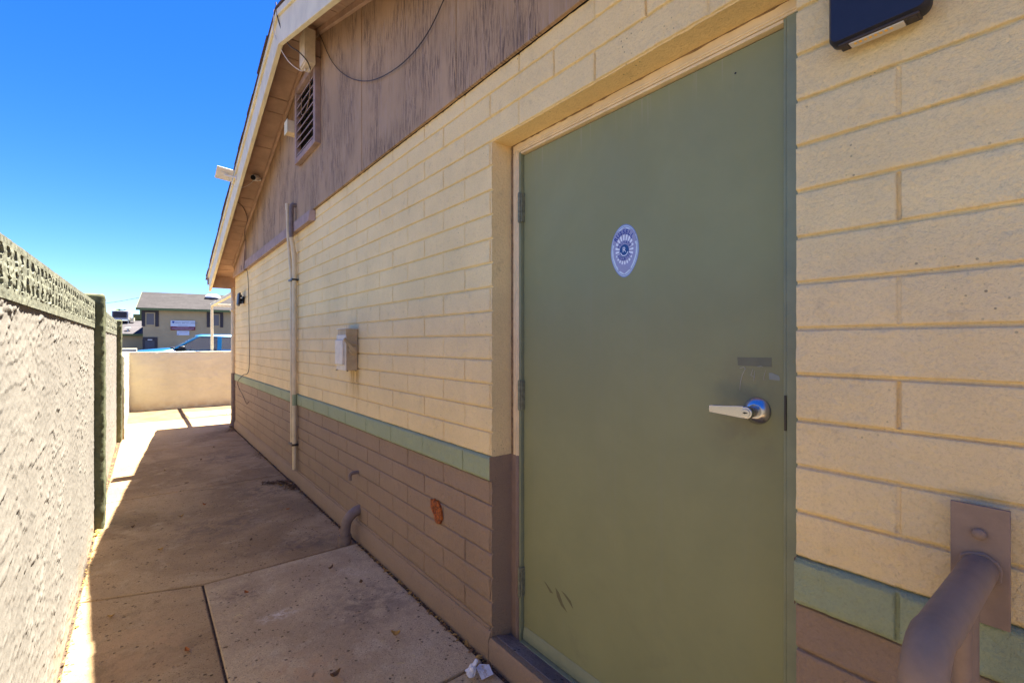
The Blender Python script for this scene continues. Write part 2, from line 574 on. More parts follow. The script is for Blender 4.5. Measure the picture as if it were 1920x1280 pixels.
slab("walkway", [(.70,10.58),(1.30,10.60),(1.30,11.32),(.66,11.30)], 0.004, m_pad)
slab("walkway", [(1.31,10.60),(2.6,10.64),(2.6,11.36),(1.31,11.32)], 0.004, m_pad)
slab("concrete_pad", [(.277,1.682),(1.158,1.676),(1.162,3.196),(.281,3.190)], .004, m_pad, bev=.005)
slab("concrete_pad", [(.272,-1.2),(1.158,-1.2),(1.158,1.660),(.275,1.666)], .004, m_pad, bev=.005)

# ------------------------------------------------------------------ masonry building
XW = 1.2
HC = .106
ZB = .883            # top of the green band
ZH = ZB + 13*HC      # door head
YJ0, YJ1 = .4486, 1.662
YN, YF = -1.05, 8.78
SID = 2.55
bld = thing("block_building", (1.2, 4, 0), "cream and brown painted block building with weathered plywood gable and green door", "building")

course_z = np.array([ZB+HC*k for k in range(-8, 17)])
def block_h(Y, Z):
    k = np.floor((Z-ZB)/HC+1e-6)
    fz = Z-(ZB+HC*k)
    dz = np.minimum(fz, HC-fz)
    L = .405
    off = .26 + np.where(np.mod(k, 2) == 0, .2, 0.0)
    by = np.floor((Y-off)/L); fy = Y-off-by*L
    dy = np.minimum(fy, L-fy)
    bid = _hash(by, k, 5); bid2 = _hash(by+91, k, 8)
    # raked bed joint, shallow painted head joint that comes and goes
    jw = .0036+.0014*vnoise(Y*5, k*3.3, 2)
    hz = -.0080*(1-sstep(jw*.6, jw+.0014, dz))
    strong = sstep(.2, .6, _hash(np.round((Y-off)/L), k, 21))
    hy = -.0080*(1-sstep(.0024, .0048, dy))*(.42+.58*strong)
    hy = hy*sstep(0, .006, dz-.002)
    n = .0022*(fbm(Y*22, Z*22, 4, 3)-.5) + (.0056*(fbm(Y*48+9, Z*48, 6, 3)-.5)+.0012*sstep(.55,.7,vnoise(Y*70,Z*70,19)))*(.30+.95*vnoise(Y*1.7, Z*2.3, 12))
    edge = -.0006*(1-sstep(.004, .010, np.minimum(dz, dy)))
    lay = .0024*(bid-.5) + (bid2-.5)*.0012*((fz/HC)-.5)
    return np.minimum(hz, hy)+n+edge+lay
def ygrid():
    base = list(np.arange(YN, 2.3, .008))+list(np.arange(2.3, 4.2, .014))+list(np.arange(4.2, YF, .03))+[YF]
    for ph in (.26, .46):
        k0 = math.floor((YN-ph)/.405); 
        for k in range(k0, k0+30):
            y = ph+.405*k
            for d in (-.009, -.0055, -.0040, -.0026, 0, .0026, .0040, .0055, .009):
                if YN < y+d < YF: base.append(y+d)
    base = [y for y in base if abs(y-YJ0) > .003 and abs(y-YJ1) > .003]
    return base+[YJ0, YJ1]
def zgrid(z0, z1):
    out = [z0, z1]
    for k in range(-8, 17):
        a = ZB+HC*k
        for d in (0, .002, .0032, .0044, .0056, .007, .010, .014, .022, .032, .043, .053, .064, .075, .084, .092, .096, .099, .1004, .1016, .1028, .1042):
            if z0+5e-4 < a+d < z1-5e-4: out.append(a+d)
    return out
door_mask = lambda Y, Z: (Y > YJ0) & (Y < YJ1) & (Z < ZH)
yg = ygrid()
relief("upper_wall", yg, zgrid(ZB, SID+.02), block_h, XW, -1, m_cream, bld, door_mask, 1.318,
       [('y', YJ0, ZB, ZH), ('y', YJ1, ZB, ZH), ('z', ZH, YJ0, YJ1)])
def band_h(Y, Z):
    rag = .006*(fbm(Y*14, Z*0, 33, 3)-.5)
    h = block_h(Y, Z) + .013
    h = np.where(Z > ZB-.0005, -.012, h)
    h = np.where(Z < ZB-HC+.0005, -.012, h)
    return h
relief("band_course", [y for y in yg], [ZB-HC, ZB-HC+.001, ZB-HC+.003, ZB-HC+.008, ZB-.09, ZB-.08, ZB-.07, ZB-.06, ZB-.05, ZB-.04, ZB-.03, ZB-.02, ZB-.012, ZB-.007, ZB-.0035, ZB-.001, ZB],
       band_h, XW, -1, m_band, bld, door_mask, 1.318, [])
# brown return of the band inside the opening belongs to the lower wall
relief("lower_wall", yg, zgrid(.05, ZB-HC), block_h, XW, -1, m_brown, bld, door_mask, 1.318,
       [('y', YJ0, .05, ZB-HC), ('y', YJ1, .05, ZB-HC)])
for y in (YJ0, YJ1):
    MB().add([(1.1875, y, ZB-HC-.001), (1.318, y, ZB-HC-.001), (1.318, y, ZB+.001), (1.1875, y, ZB+.001)], [(0,1,2,3)]).build("lower_wall", m_brown, bld)
# footing: smooth brown stem a little proud of the block face, sloped on top
def footing():
    rng = random.Random(3)
    pr = [(1.186, -.05), (1.182, .085), (1.196, .121), (1.36, .121), (1.36, -.05)]
    mb = MB()
    for a, b in ((YN, YJ0-.003), (YJ1+.003, YF)):
        mb.add([(x, y, z) for y in (a, b) for x, z in pr],
               [(0,1,6,5),(1,2,7,6),(2,3,8,7),(0,4,3,2,1),(5,6,7,8,9)])
    pr2 = [(1.186, -.05), (1.182, .082), (1.192, .100), (1.230, .0955), (1.36, .05)]
    mb.add([(x, y, z) for y in (YJ0, YJ1) for x, z in pr2], [(0,1,6,5),(1,2,7,6),(2,3,8,7),(3,4,9,8)])
    mb.build("footing", m_brown, bld)
footing()
MB().hexa([(1.222,YJ0,.06),(1.33,YJ0,.06),(1.33,YJ1,.06),(1.222,YJ1,.06),(1.222,YJ0,.098),(1.33,YJ0,.066),(1.33,YJ1,.066),(1.222,YJ1,.098)]).build("door_sill", m_sill, bld, bevel=.004)
# other sides of the building (plain block), kept closed
mb = MB()
mb.box(1.215, 9.0, YF-.2, YF, -.05, 2.6)
mb.box(1.215, 9.0, YN, YN+.2, -.05, 2.6)
mb.box(8.8, 9.0, YN+.2, YF-.2, -.05, 2.6)
mb.box(1.36, 1.375, YN+.2, YJ0-.01, -.05, 2.6)
mb.box(1.36, 1.375, YJ1+.01, YF-.2, -.05, 2.6)
mb.box(1.36, 1.375, YJ0-.01, YJ1+.01, ZH+.003, 2.6)
mb.build("side_wall", m_cream, bld)

# gable siding: plywood sheets with seams
SL, YR = .315, 4.25
deck = lambda y: 4.06-SL*abs(y-YR)
seams = [-.4]+[.704+1.22*k for k in range(0, 7)]+[YF]
mb = MB()
rngs = random.Random(5)
for a, b in zip(seams[:-1], seams[1:]):
    x0 = 1.178+rngs.uniform(-.0015, .0015)
    ga, gb = a+.0025, b-.0025
    z0 = SID+rngs.uniform(-.002, .002)
    ys = [ga]+([YR] if ga < YR < gb else [])+[gb]
    poly = [(ga, z0), (gb, z0)]+[(y, deck(y)+.005) for y in ys[::-1] if deck(y) > z0]
    if len(poly) >= 3:
        mb.prism(poly, 'x', x0, 1.196)
mb.build("gable_siding", m_siding, bld, bevel=.0015, bseg=1)
MB().prism([(-.4, SID), (YF-.01, SID), (YF-.01, deck(YF)), (YR, deck(YR)), (-.4, SID+.04)], 'x', 1.197, 1.26).build("gable_backing", m_dark, bld)
# frieze board under the siding, with a sawn tapered end
MB().hexa([(1.152,4.36,2.455),(1.199,4.30,2.455),(1.199,7.62,2.43),(1.152,7.62,2.43),(1.152,4.30,2.545),(1.199,4.29,2.545),(1.199,7.62,2.545),(1.152,7.62,2.545)]).build("frieze_board", m_trim_brown, bld, bevel=.004)
MB().prism([(7.622,2.43),(8.76,2.43),(8.76,2.50),(8.35,2.62),(7.622,2.84)], 'x', 1.160, 1.178).build("gable_corner_panel", m_soffit, bld, bevel=.003)
MB().box(1.150, 1.161, 7.86, 7.90, 2.455, 2.515).build("corner_block", m_trim_brown, bld, bevel=.002)
# rake moulding along the soffit and the siding
mb = MB()
for s in (1, -1):
    yE = 8.74 if s > 0 else YN+.1
    for (p, q) in [((YR, yE))]:
        mb.hexa([(1.150,p,deck(p)-.052),(1.177,p,deck(p)-.052),(1.177,q,deck(q)-.052),(1.150,q,deck(q)-.052),(1.150,p,deck(p)-.003),(1.177,p,deck(p)-.003),(1.177,q,deck(q)-.003),(1.150,q,deck(q)-.003)])
mb.build("rake_moulding", m_soffit, bld, bevel=.004)

# roof
YE = 9.35
XO = .89
roof = MB()
# soffit boards (roof deck seen from below), running from the rake board to the wall
rb = random.Random(11)
for s in (1, -1):
    t = .004
    while t < YE-YR-.02:
        w = rb.choice([.185, .185, .19, .14])
        t2 = min(t+w, YE-YR)
        gp = rb.choice([.002, .003, .003, .012])
        y0, y1 = YR+s*t, YR+s*(t2-gp)
        dz = rb.uniform(-.003, .003)
        p = [(.925,y0,deck(y0)+dz),(1.9,y0,deck(y0)+dz),(1.9,y1,deck(y1)+dz),(.925,y1,deck(y1)+dz)]
        roof.hexa(p+[(x, y, z+.019) for x, y, z in p])
        t = t2
roof_o = roof.build("soffit_boards", m_soffit, bld, bevel=.0015, bseg=1)
mb = MB()
for s in (1, -1):
    y1 = YR+s*(YE-YR)
    p = [(.925,YR,deck(YR)+.024),(9.3,YR,deck(YR)+.024),(9.3,y1,deck(y1)+.024),(.925,y1,deck(y1)+.024)]
    mb.hexa(p+[(x, y, z+.03) for x, y, z in p])
mb.build("roof_deck", m_trim_brown, bld)
# rake fascia, drip strip
FB, FT = 3.855, 4.075
fas = lambda y, base: base-SL*abs(y-YR)
for nm, x0, x1, zb, zt in (("fascia", XO, XO+.036, FB, FT), ("drip_strip", XO-.018, XO+.020, FT+.002, FT+.055)):
    mb = MB()
    for s in (1, -1):
        y1 = YR+s*(YE-YR)
        p = [(x0,YR,zb),(x1,YR,zb),(x1,y1,fas(y1,zb)),(x0,y1,fas(y1,zb))]
        q = [(x0,YR,zt),(x1,YR,zt),(x1,y1,fas(y1,zt)),(x0,y1,fas(y1,zt))]
        mb.hexa(p+q)
    mb.build(nm, m_fascia, bld, bevel=.003)
mb = MB()
rs = random.Random(2)
for s in (1, -1):
    t = 0.0
    while t < YE-YR+.03:
        y0, y1 = YR+s*t, YR+s*(t+.30)
        zz = FT+.058
        e = XO-.030+rs.uniform(-.006, .006)
        p = [(e,y0,fas(y0,zz)),(9.35,y0,fas(y0,zz)),(9.35,y1,fas(y1,zz)+.012),(e,y1,fas(y1,zz)+.012)]
        mb.hexa(p+[(x, y, z+.012) for x, y, z in p])
        t += .14
mb.build("shingles", m_shingle, bld, smooth=False)
# boxed eave: sub-fascia board between the rake board and the wall, eave fascia
yb = 9.20
MB().box(.928, 9.2, yb, yb+.04, 2.30, deck(yb)-.004).build("eave_board", m_soffit, bld, bevel=.003)
MB().box(XO-.02, 9.25, YE-.006, YE+.03, 2.36, 2.53).build("eave_fascia", m_trim_brown, bld, bevel=.003)
# gable louvre vent
VY0, VY1, VZ0, VZ1 = 4.07, 4.73, 3.05, 3.76
mb = MB()
w = .055
mb.box(1.13, 1.177, VY0, VY0+w, VZ0, VZ1); mb.box(1.13, 1.177, VY1-w, VY1, VZ0, VZ1)
mb.box(1.132, 1.177, VY0+w, VY1-w, VZ1-w, VZ1); mb.box(1.132, 1.177, VY0+w, VY1-w, VZ0, VZ0+w)
vent = mb.build("gable_vent", m_trim_brown, bld, bevel=.003)
mb = MB()
for k in range(8):
    z = VZ0+w+.012+k*.072
    mb.hexa([(1.136,VY0+w,z),(1.176,VY0+w,z+.050),(1.176,VY1-w,z+.050),(1.136,VY1-w,z),(1.136,VY0+w,z+.012),(1.176,VY0+w,z+.062),(1.176,VY1-w,z+.062),(1.136,VY1-w,z+.012)])
lo = mb.build("louvre_slats", m_trim_brown, None); lo.parent = vent
lo.matrix_parent_inverse = Matrix.Identity(4)
bk = MB().box(1.1765, 1.1775, VY0+w, VY1-w, VZ0+w, VZ1-w).build("vent_backing", m_dark, None); bk.parent = vent

# door frame, door
XF, XD = 1.305, 1.325
DY0, DY1, DZ0, DZ1 = .5210, 1.594, .082, 2.207
def jamb_piece(y0, y1, z0, z1, m, name="door_frame", x0=XF, x1=1.38):
    return MB().box(x0, x1, y0, y1, z0, z1).build(name, m, bld, bevel=.0025)
jamb_piece(1.607, 1.645, ZB, 2.2215, m_frame_cream)
jamb_piece(1.609, 1.645, .05, ZB-.0005, m_frame_brown)
jamb_piece(.455, .512, .05, 2.2215, m_green)
jamb_piece(.455, 1.645, 2.222, 2.2605, m_frame_cream)
# rolled bead along the face of the frame and caulk against the block
mb = MB(); mb.tube([(XF-.001, 1.6185, ZB), (XF-.001, 1.6185, 2.232)], .0040, 8); mb.tube([(XF-.001, .46, 2.232), (XF-.001, 1.62, 2.232)], .0040, 8)
mb.build("frame_bead", m_frame_cream, bld)
mb = MB(); mb.tube([(XF-.001, 1.6185, .06), (XF-.001, 1.6185, ZB)], .0040, 8); mb.build("frame_bead", m_frame_brown, bld)
def wobble(pts, r, seed, n=60):
    rng = random.Random(seed); out = []; rr = []
    a, b = Vector(pts[0]), Vector(pts[1])
    for i in range(n+1):
        out.append(a.lerp(b, i/n)); rr.append(r*rng.uniform(.85, 1.15))
    return out, rr
mb = MB()
for (a, b, sd) in (((XF+.006, 1.649, ZB), (XF+.006, 1.649, 2.258), 1), ((XF+.007, .46, 2.2610), (XF+.007, 1.655, 2.2610), 2)):
    p, rr = wobble((a, b), .0085, sd); mb.tube(p, rr, 8)
mb.build("caulk", m_caulk, bld)
MB().box(XF+.004, 1.318, 1.6455, YJ1+.002, ZB, ZH).build("caulk", m_caulk, bld)
MB().box(XF+.004, 1.318, 1.6455, YJ1+.002, .05, ZB-.001).build("caulk", m_frame_brown, bld)
# green rabbet of the frame around the leaf
MB().box(XF+.003, 1.378, 1.5955, 1.6065, .05, 2.2205).build("frame_stop", m_green, bld, bevel=.001, bseg=1)
MB().box(XF+.003, 1.378, .5125, .5190, .05, 2.2205).build("frame_stop", m_green, bld, bevel=.001, bseg=1)
MB().box(XF+.003, 1.378, .5195, 1.595, 2.2110, 2.2205).build("frame_stop", m_frame_cream, bld, bevel=.001, bseg=1)
MB().box(1.385, 1.40, .46, 1.65, .04, 2.3).build("frame_stop", m_dark, bld)  # near-black backing sheet behind the leaf and its gaps, not a stop
door = MB().box(XD, XD+.045, DY0, DY1-.0008, DZ0, DZ1).build("door", m_door, bld, bevel=.002)
def sub(o, parent):
    o.parent = parent; o.matrix_parent_inverse = Matrix.Identity(4); return o
mb = MB()
mb.hexa([(XD-.010,DY0+.004,DZ0+.0),(XD-.0003,DY0+.004,DZ0),(XD-.0003,DY1-.004,DZ0),(XD-.010,DY1-.004,DZ0),(XD-.004,DY0+.004,DZ0+.05),(XD-.0003,DY0+.004,DZ0+.055),(XD-.0003,DY1-.004,DZ0+.055),(XD-.004,DY1-.004,DZ0+.05)])
sub(mb.build("door_sweep", m_green, None, bevel=.0015), door)
MB().hexa([(1.292,.5195,.060),(1.375,.5195,.060),(1.375,1.595,.060),(1.292,1.595,.060),(1.300,.5195,.0775),(1.375,.5195,.0775),(1.375,1.595,.0775),(1.300,1.595,.0775)]).build("threshold", m_green, bld, bevel=.002)
# hinges
for z0, z1 in ((1.912, 2.037), (1.089, 1.214), (.270, .395)):
    mb = MB()
    n = 5; L = (z1-z0)/n
    for k in range(n):
        mb.tube([(XF-.002, 1.5985, z0+k*L+.0006), (XF-.002, 1.5985, z0+(k+1)*L-.0006)], .0066, 14)
    mb.tube([(XF-.002, 1.5985, z0-.004), (XF-.002, 1.5985, z1+.004)], .0045, 12)
    mb.box(XF+.001, XD-.0005, 1.5860, 1.5945, z0, z1)
    sub(mb.build("hinge", m_hinge, None), door)
# strike plate / latch guard on the frame edge
sub(MB().box(XF-.003, XF+.03, .5105, .5160, 1.154, 1.245).build("latch_plate", m_steel_dark, None, bevel=.001), door)
# lever handle
HY, HZ = .593, 1.195
mb = MB()
mb.lathe([(.037, 0), (.037, .002), (.0355, .004), (.022, .0155), (.0185, .017), (.0175, .017)], (XD-.0002, HY, HZ), (-1, 0, 0), 48)
ros = sub(mb.build("handle_rose", m_metal, None, angle=30), door)
mb = MB()
mb.lathe([(.0150, .014), (.0150, .050), (.0165, .052), (.0165, .066), (.0155, .0675)], (XD, HY, HZ), (-1, 0, 0), 40)
# lever blade: flat tapering arm toward the hinge side
secs = [(0.0, .0165, 0), (.018, .0155, .000), (.045, .0132, -.001), (.076, .0112, -.0015), (.093, .0104, -.0005), (.097, .0092, .001)]
vs, fs = [], []
xa, xb = XD-.067, XD-.055
for d, hh, dx in secs:
    for (x, z) in ((xa+dx, -hh), (xa-.0015+dx, 0), (xa+dx, hh), (xb, hh), (xb, -hh)):
        vs.append((x, HY+.006+d, HZ+.001+z))
for i in range(len(secs)-1):
    for k in range(5):
        fs.append((i*5+k, i*5+(k+1) % 5, (i+1)*5+(k+1) % 5, (i+1)*5+k))
fs.append((4, 3, 2, 1, 0)); fs.append(tuple((len(secs)-1)*5+k for k in range(5)))
mb.add(vs, fs)
lev = sub(mb.build("lever_handle", m_metal, None, bevel=.0016, angle=40), door)
mb = MB(); mb.lathe([(.0112, .0665), (.0112, .0695), (.0095, .0700)], (XD, HY, HZ), (-1, 0, 0), 32)
sub(mb.build("lock_cylinder", m_metal, None), door)
mb = MB(); mb.box(XD-.0706, XD-.0695, HY-.006, HY+.006, HZ-.0014, HZ+.0014); mb.lathe([(.0026, .0695), (.0026, .0706)], (XD, HY+.001, HZ), (-1, 0, 0), 12)
sub(mb.build("keyhole", m_black, None), door)
# marks on the door skin: thin raised paint films
def blot(poly, name, m, x=XD-.0006):
    poly = [(y*.9815, 1.38+(z-1.38)*.9815) for y, z in poly]
    n = len(poly)
    cy = sum(p[0] for p in poly)/n; cz = sum(p[1] for p in poly)/n
    o = MB().add([(x, y, z) for y, z in poly]+[(x+.0005, cy+(y-cy)*1.02, cz+(z-cz)*1.02) for y, z in poly],
                 [tuple(range(n))]+[(i, (i+1) % n, n+(i+1) % n, n+i) for i in range(n)]).build(name, m, None, smooth=False)
    return sub(o, door)
blot([(.659,1.339),(.567,1.340),(.566,1.315),(.657,1.316)], "tape_ghost", m_patch_dark)
blot([(.573,1.298),(.566,1.299),(.548,1.292),(.545,1.286),(.545,1.279),(.572,1.281)], "paint_smear", m_patch_pale)
def stroke(mb, pts, w, x=XD-.0007):
    mb.tube([(x, y*.9815, 1.38+(z-1.38)*.9815) for y, z in pts], [w*.6]+[w]*(len(pts)-2)+[w*.3], 5)
mb = MB()
stroke(mb, [(.653,1.308),(.641,1.312),(.637,1.307),(.645,1.290),(.650,1.270),(.653,1.245)], .0011)
stroke(mb, [(.616,1.307),(.621,1.290),(.611,1.284)], .0010); stroke(mb, [(.611,1.303),(.612,1.285),(.614,1.272)], .0010)
stroke(mb, [(.581,1.306),(.585,1.290),(.586,1.279),(.581,1.279)], .0010)
stroke(mb, [(.604,1.314),(.594,1.316),(.588,1.314)], .0010)
sub(mb.build("scratched_number", m_scuff_pale, None), door)
blot([(1.488,.366),(1.474,.360),(1.432,.336),(1.450,.332)], "scuff_mark", m_scuff_dark)
blot([(1.418,.366),(1.396,.352),(1.376,.320),(1.350,.294),(1.384,.306),(1.408,.332)], "scuff_mark", m_scuff_dark)
blot([(1.384,.368),(1.358,.362),(1.330,.348),(1.316,.322),(1.338,.338),(1.352,.348)], "scuff_mark", m_scuff_dark)
mb = MB(); mb.lathe([(.003, 0), (.003, .0006)], (XD-.0001, .653, 2.146), (-1, 0, 0), 12)
sub(mb.build("screw_hole", m_black, None), door)
# rusty plugged hole in the lower wall
def rusty():
    cy, cz = 2.128, .512
    rng = random.Random(9)
    pts = [(2.215,.585),(2.185,.578),(2.170,.600),(2.150,.585),(2.128,.600),(2.095,.570),(2.075,.530),(2.070,.480),(2.092,.440),(2.130,.430),(2.150,.445),(2.160,.478),(2.190,.500),(2.212,.525)]
    n = len(pts); vs = []; fs = []
    for k, (s, x) in enumerate(((1, 1.199), (.97, 1.188), (.6, 1.184), (.3, 1.190))):
        for y, z in pts:
            vs.append((x+rng.uniform(-.002, .002)*(k > 0), cy+(y-cy)*s*.82, cz+(z-cz)*s*.72))
    vs.append((1.187, cy, cz))
    for k in range(3):
        for i in range(n): fs.append((k*n+i, k*n+(i+1) % n, (k+1)*n+(i+1) % n, (k+1)*n+i))
    for i in range(n): fs.append((3*n+i, 3*n+(i+1) % n, 4*n))
    MB().add(vs, fs).build("rusty_patch", m_rust, bld)
rusty()
# pipe stubs coming out of the lower wall
def arc(c, r, a0, a1, n, y, plane='xz'):
    return [(c[0]+r*math.cos(R(a0+(a1-a0)*i/n)), y, c[1]+r*math.sin(R(a0+(a1-a0)*i/n))) for i in range(n+1)]
mb = MB()
mb.tube([(1.21, 3.262, .474)]+[(1.16, 3.262, .474)]+arc((1.16, .454), .02, 90, 180, 5, 3.262)+[(1.140, 3.262, .425)], .0115, 12)
mb.build("drain_stub", m_pipe_brown, bld)
mb = MB()
mb.tube([(1.215, 3.25, .215)]+arc((1.215, .105), .11, 100, 172, 8, 3.25)+[(1.102, 3.25, .06), (1.10, 3.25, -.03)], .034, 18)
mb.tube([(1.102, 3.25, .062), (1.10, 3.25, .0)], .041, 18)
mb.build("drain_elbow", m_pipe_brown, bld)
# downspout at the far corner
mb = MB()
dx = [(1.235, 9.24, 2.34), (1.225, 9.22, 2.28), (1.21, 9.02, 2.12), (1.19, 8.88, 2.05), (1.185, 8.86, 1.95), (1.185, 8.86, ZB+.01)]
mb.tube(dx, .036, 14); ds = mb.build("downspout", m_pvc, bld)
MB().tube([(1.185, 8.86, ZB+.0095), (1.185, 8.86, .14), (1.165, 8.84, .05), (1.15, 8.82, .02)], .036, 14).build("downspout", m_pipe_brown, bld)
mb = MB(); mb.box(1.14, 1.225, 8.783, 8.90, 1.90, 1.925); mb.build("downspout_strap", m_pvc, bld)

# ------------------------------------------------------------------ things fixed to the building
# badge sticker
def badge():
    cy, cz = 1.043, 1.702
    t = thing("badge_sticker", (XD, cy, cz), "oval blue and white security badge sticker on the green door", "sticker")
    F = lambda d: frame((XD-.0006-d, cy, cz), (0, -1, 0), (0, 0, 1))
    blue, lav, pale, deep = ((.19, .26, .44), (.31, .32, .45), (.56, .65, .69), (.015, .075, .23))
    ms = {k: simple("badge_"+k, c, .5, var=.05, scale=60) for k, c in (("blue", blue), ("lavender", lav), ("pale", pale), ("deep", deep), ("ink", (.035, .06, .27)), ("white", (.74, .78, .80)))}
    def egg(s, n=48):
        out = []
        for i in range(n):
            a = 2*math.pi*i/n; sy = math.sin(a)
            wd = .0605*(1-.17*max(0, -sy)**1.6)
            out.append((s*wd*math.cos(a), s*.0925*sy))
        return out
    def sheet(pts, name, m, d, th=.0005):
        n = len(pts)
        mb = MB().add([(x, y, 0) for x, y in pts]+[(x, y, -th) for x, y in pts], [tuple(range(n))]+[(i, n+i, n+(i+1) % n, (i+1) % n) for i in range(n)])
        return mb.build(name, m, t, smooth=False, M=F(d))
    sheet(egg(1.0), "border", ms["blue"], 0)
    sheet(egg(.955), "border", ms["pale"], .0002)
    sheet(egg(.925), "border", ms["blue"], .0004)
    sheet(egg(.895), "face", ms["pale"], .0006)
    half = [(0,.082),(-.016,.073),(-.034,.070),(-.047,.052),(-.041,.030),(-.050,.012),(-.047,-.018),(-.036,-.046),(-.022,-.066),(0,-.080)]
    sheet(half+[(-x, y) for x, y in half[1:-1]][::-1], "shield", ms["lavender"], .0008)
    mb = MB()
    for k in range(20):
        a = 2*math.pi*k/20+.06
        r0, r1, hw = .024, (.043+.009*max(0, math.sin(a))), .078
        c = lambda r, aa: (.86*r*math.cos(aa), 1.08*r*math.sin(aa), 0)
        mb.add([c(r0, a-hw), c(r1, a-hw*1.15), c(r1+.002, a), c(r1, a+hw*1.15), c(r0, a+hw)], [(0,1,2,3,4)])
    mb.build("rays", ms["white"], t, smooth=False, M=F(.001))
    def ring(r0, r1, a0, a1, name, m, d, sx=.9, cy0=0.0):
        n = 24; vs = []; fs = []
        for i in range(n+1):
            a = R(a0+(a1-a0)*i/n)
            vs += [(sx*r0*math.cos(a), cy0+r0*math.sin(a), 0), (sx*r1*math.cos(a), cy0+r1*math.sin(a), 0)]
        for i in range(n): fs.append((2*i, 2*i+1, 2*i+3, 2*i+2))
        MB().add(vs, fs).build(name, m, t, smooth=False, M=F(d))
    ring(.056, .076, 22, 158, "banner", ms["lavender"], .0012, .74, .0)
    ring(.021, .034, 20, 160, "banner", ms["lavender"], .0013, 1.0, .002)
    ring(.021, .034, 200, 340, "banner", ms["lavender"], .0013, 1.0, -.002)
    sheet([(-.028,-.052),(.028,-.050),(.027,-.068),(-.025,-.070)], "panel", ms["lavender"], .0013, .0002)
    ring(.0, .0225, 0, 360, "seal", ms["deep"], .0015, .92)
    ring(.0158, .0190, 195, 345, "seal_arc", ms["white"], .0017, .92)
    def arcword(word, r, mid, step, size, m, sx, cy0, inv=False):
        mb = MB(); n = len(word)
        for i, ch in enumerate(word):
            a = R(mid-(i-(n-1)/2)*step) if not inv else R(mid+(i-(n-1)/2)*step)
            rot = a-math.pi/2 if not inv else a+math.pi/2
            vs, fs = text_shape(ch, size, size*.035)
            px, py = sx*r*math.cos(a), cy0+r*math.sin(a)
            mb.add([(px+x*math.cos(rot)-y*math.sin(rot), py+x*math.sin(rot)+y*math.cos(rot), 0) for x, y, z in vs], fs)
        mb.build("lettering", m, t, smooth=False, M=F(.0019))
    arcword("RUSSELL", .0655, 92, 15.5, .0215, ms["ink"], .72, .0)
    arcword("PRIVATE", .0275, 90, 19.5, .0125, ms["ink"], 1.0, .002)
    arcword("SECURITY", .0275, 270, 17.5, .0125, ms["ink"], 1.0, -.002, True)
    vs, fs = text_shape("R", .026)
    MB().add([(x, y+.003, 0) for x, y, z in vs], fs).build("lettering", ms["white"], t, smooth=False, M=F(.0019))
badge()

# flood light above the door's right side
def floodlight():
    y0, y1, z0, z1 = .203, .367, .628, .0
    z0 = 2.008; z1 = 2.21
    t = thing("wall_floodlight", (1.2, .285, z0), "dark blue floodlight with yellow LED chips right of the green door", "floodlight")
    xb, xf = 1.188, 1.146
    def rr(inset, r, n=6):
        a0, a1, b0, b1 = y0+inset, y1-inset, z0+inset, z1-inset
        pts = []
        for cy, cz, s in ((a1-r, b0+r, -90), (a1-r, b1-r, 0), (a0+r, b1-r, 90), (a0+r, b0+r, 180)):
            for i in range(n+1):
                a = R(s+90*i/n); pts.append((cy+r*math.cos(a), cz+r*math.sin(a)))
        return pts
    mb = MB()
    secs = [(xb, rr(0.004, .014)), (xb-.012, rr(0, .016)), (xf+.008, rr(0, .016)), (xf, rr(.005, .013))]
    vs = []; fs = []
    for x, p in secs:
        vs += [(x, y, z) for y, z in p]
    n = len(secs[0][1])
    for k in range(3):
        for i in range(n): fs.append((k*n+i, k*n+(i+1) % n, (k+1)*n+(i+1) % n, (k+1)*n+i))
    fs.append(tuple(range(3*n, 4*n))); fs.append(tuple(range(n))[::-1])
    MB().add(vs, fs).build("housing", m_navy, t, angle=40)
    # bottom bezel, lens and chips on the underside
    MB().box(xf+.007, xb-.004, y0+.016, y1-.016, z0-.004, z0+.006).build("bezel", m_bronze, t, bevel=.002)
    MB().box(xf+.011, xb-.009, y0+.040, y1-.034, z0-.0062, z0-.0035).build("lens", m_lens, t, bevel=.001)
    mb = MB()
    for k in range(8):
        y = y0+.058+k*.0085
        mb.box(xf+.014, xf+.021, y, y+.0042, z0-.0072, z0-.0055)
    mb.build("led_chips", m_led, t)
    for a, b in ((y0+.020, y0+.036), (y1-.032, y1-.020)): MB().box(xf+.011, xb-.010, a, b, z0-.0062, z0-.003).build("sensor_window", m_bronze, t, bevel=.001)
    MB().box(1.182, 1.199, .235, .335, z0+.03, z1-.03).build("mounting_plate", m_bronze, t, bevel=.003)
floodlight()
def floodlight_far():
    t = thing("wall_floodlight", (1.2, 7.95, 2.05), "small dark floodlight by the far corner of the cream wall", "floodlight")
    MB().hexa([(1.105,7.84,1.945),(1.130,7.84,1.92),(1.130,8.00,1.92),(1.105,8.00,1.945),(1.118,7.84,2.115),(1.143,7.84,2.12),(1.143,8.00,2.12),(1.118,8.00,2.115)]).build("housing", m_navy, t, bevel=.008)
    mb = MB()
    for z in (1.975, 2.07): mb.box(1.132, 1.160, 7.86, 7.98, z-.018, z+.018)
    mb.build("heat_sink", m_bronze, t, bevel=.004)
    MB().tube([(1.14, 7.96, 2.02), (1.2, 7.96, 2.02)], .022, 14).build("mount", m_bronze, t)
    MB().box(1.176, 1.199, 7.91, 8.01, 1.97, 2.07).build("mounting_plate", m_bronze, t, bevel=.004)
floodlight_far()

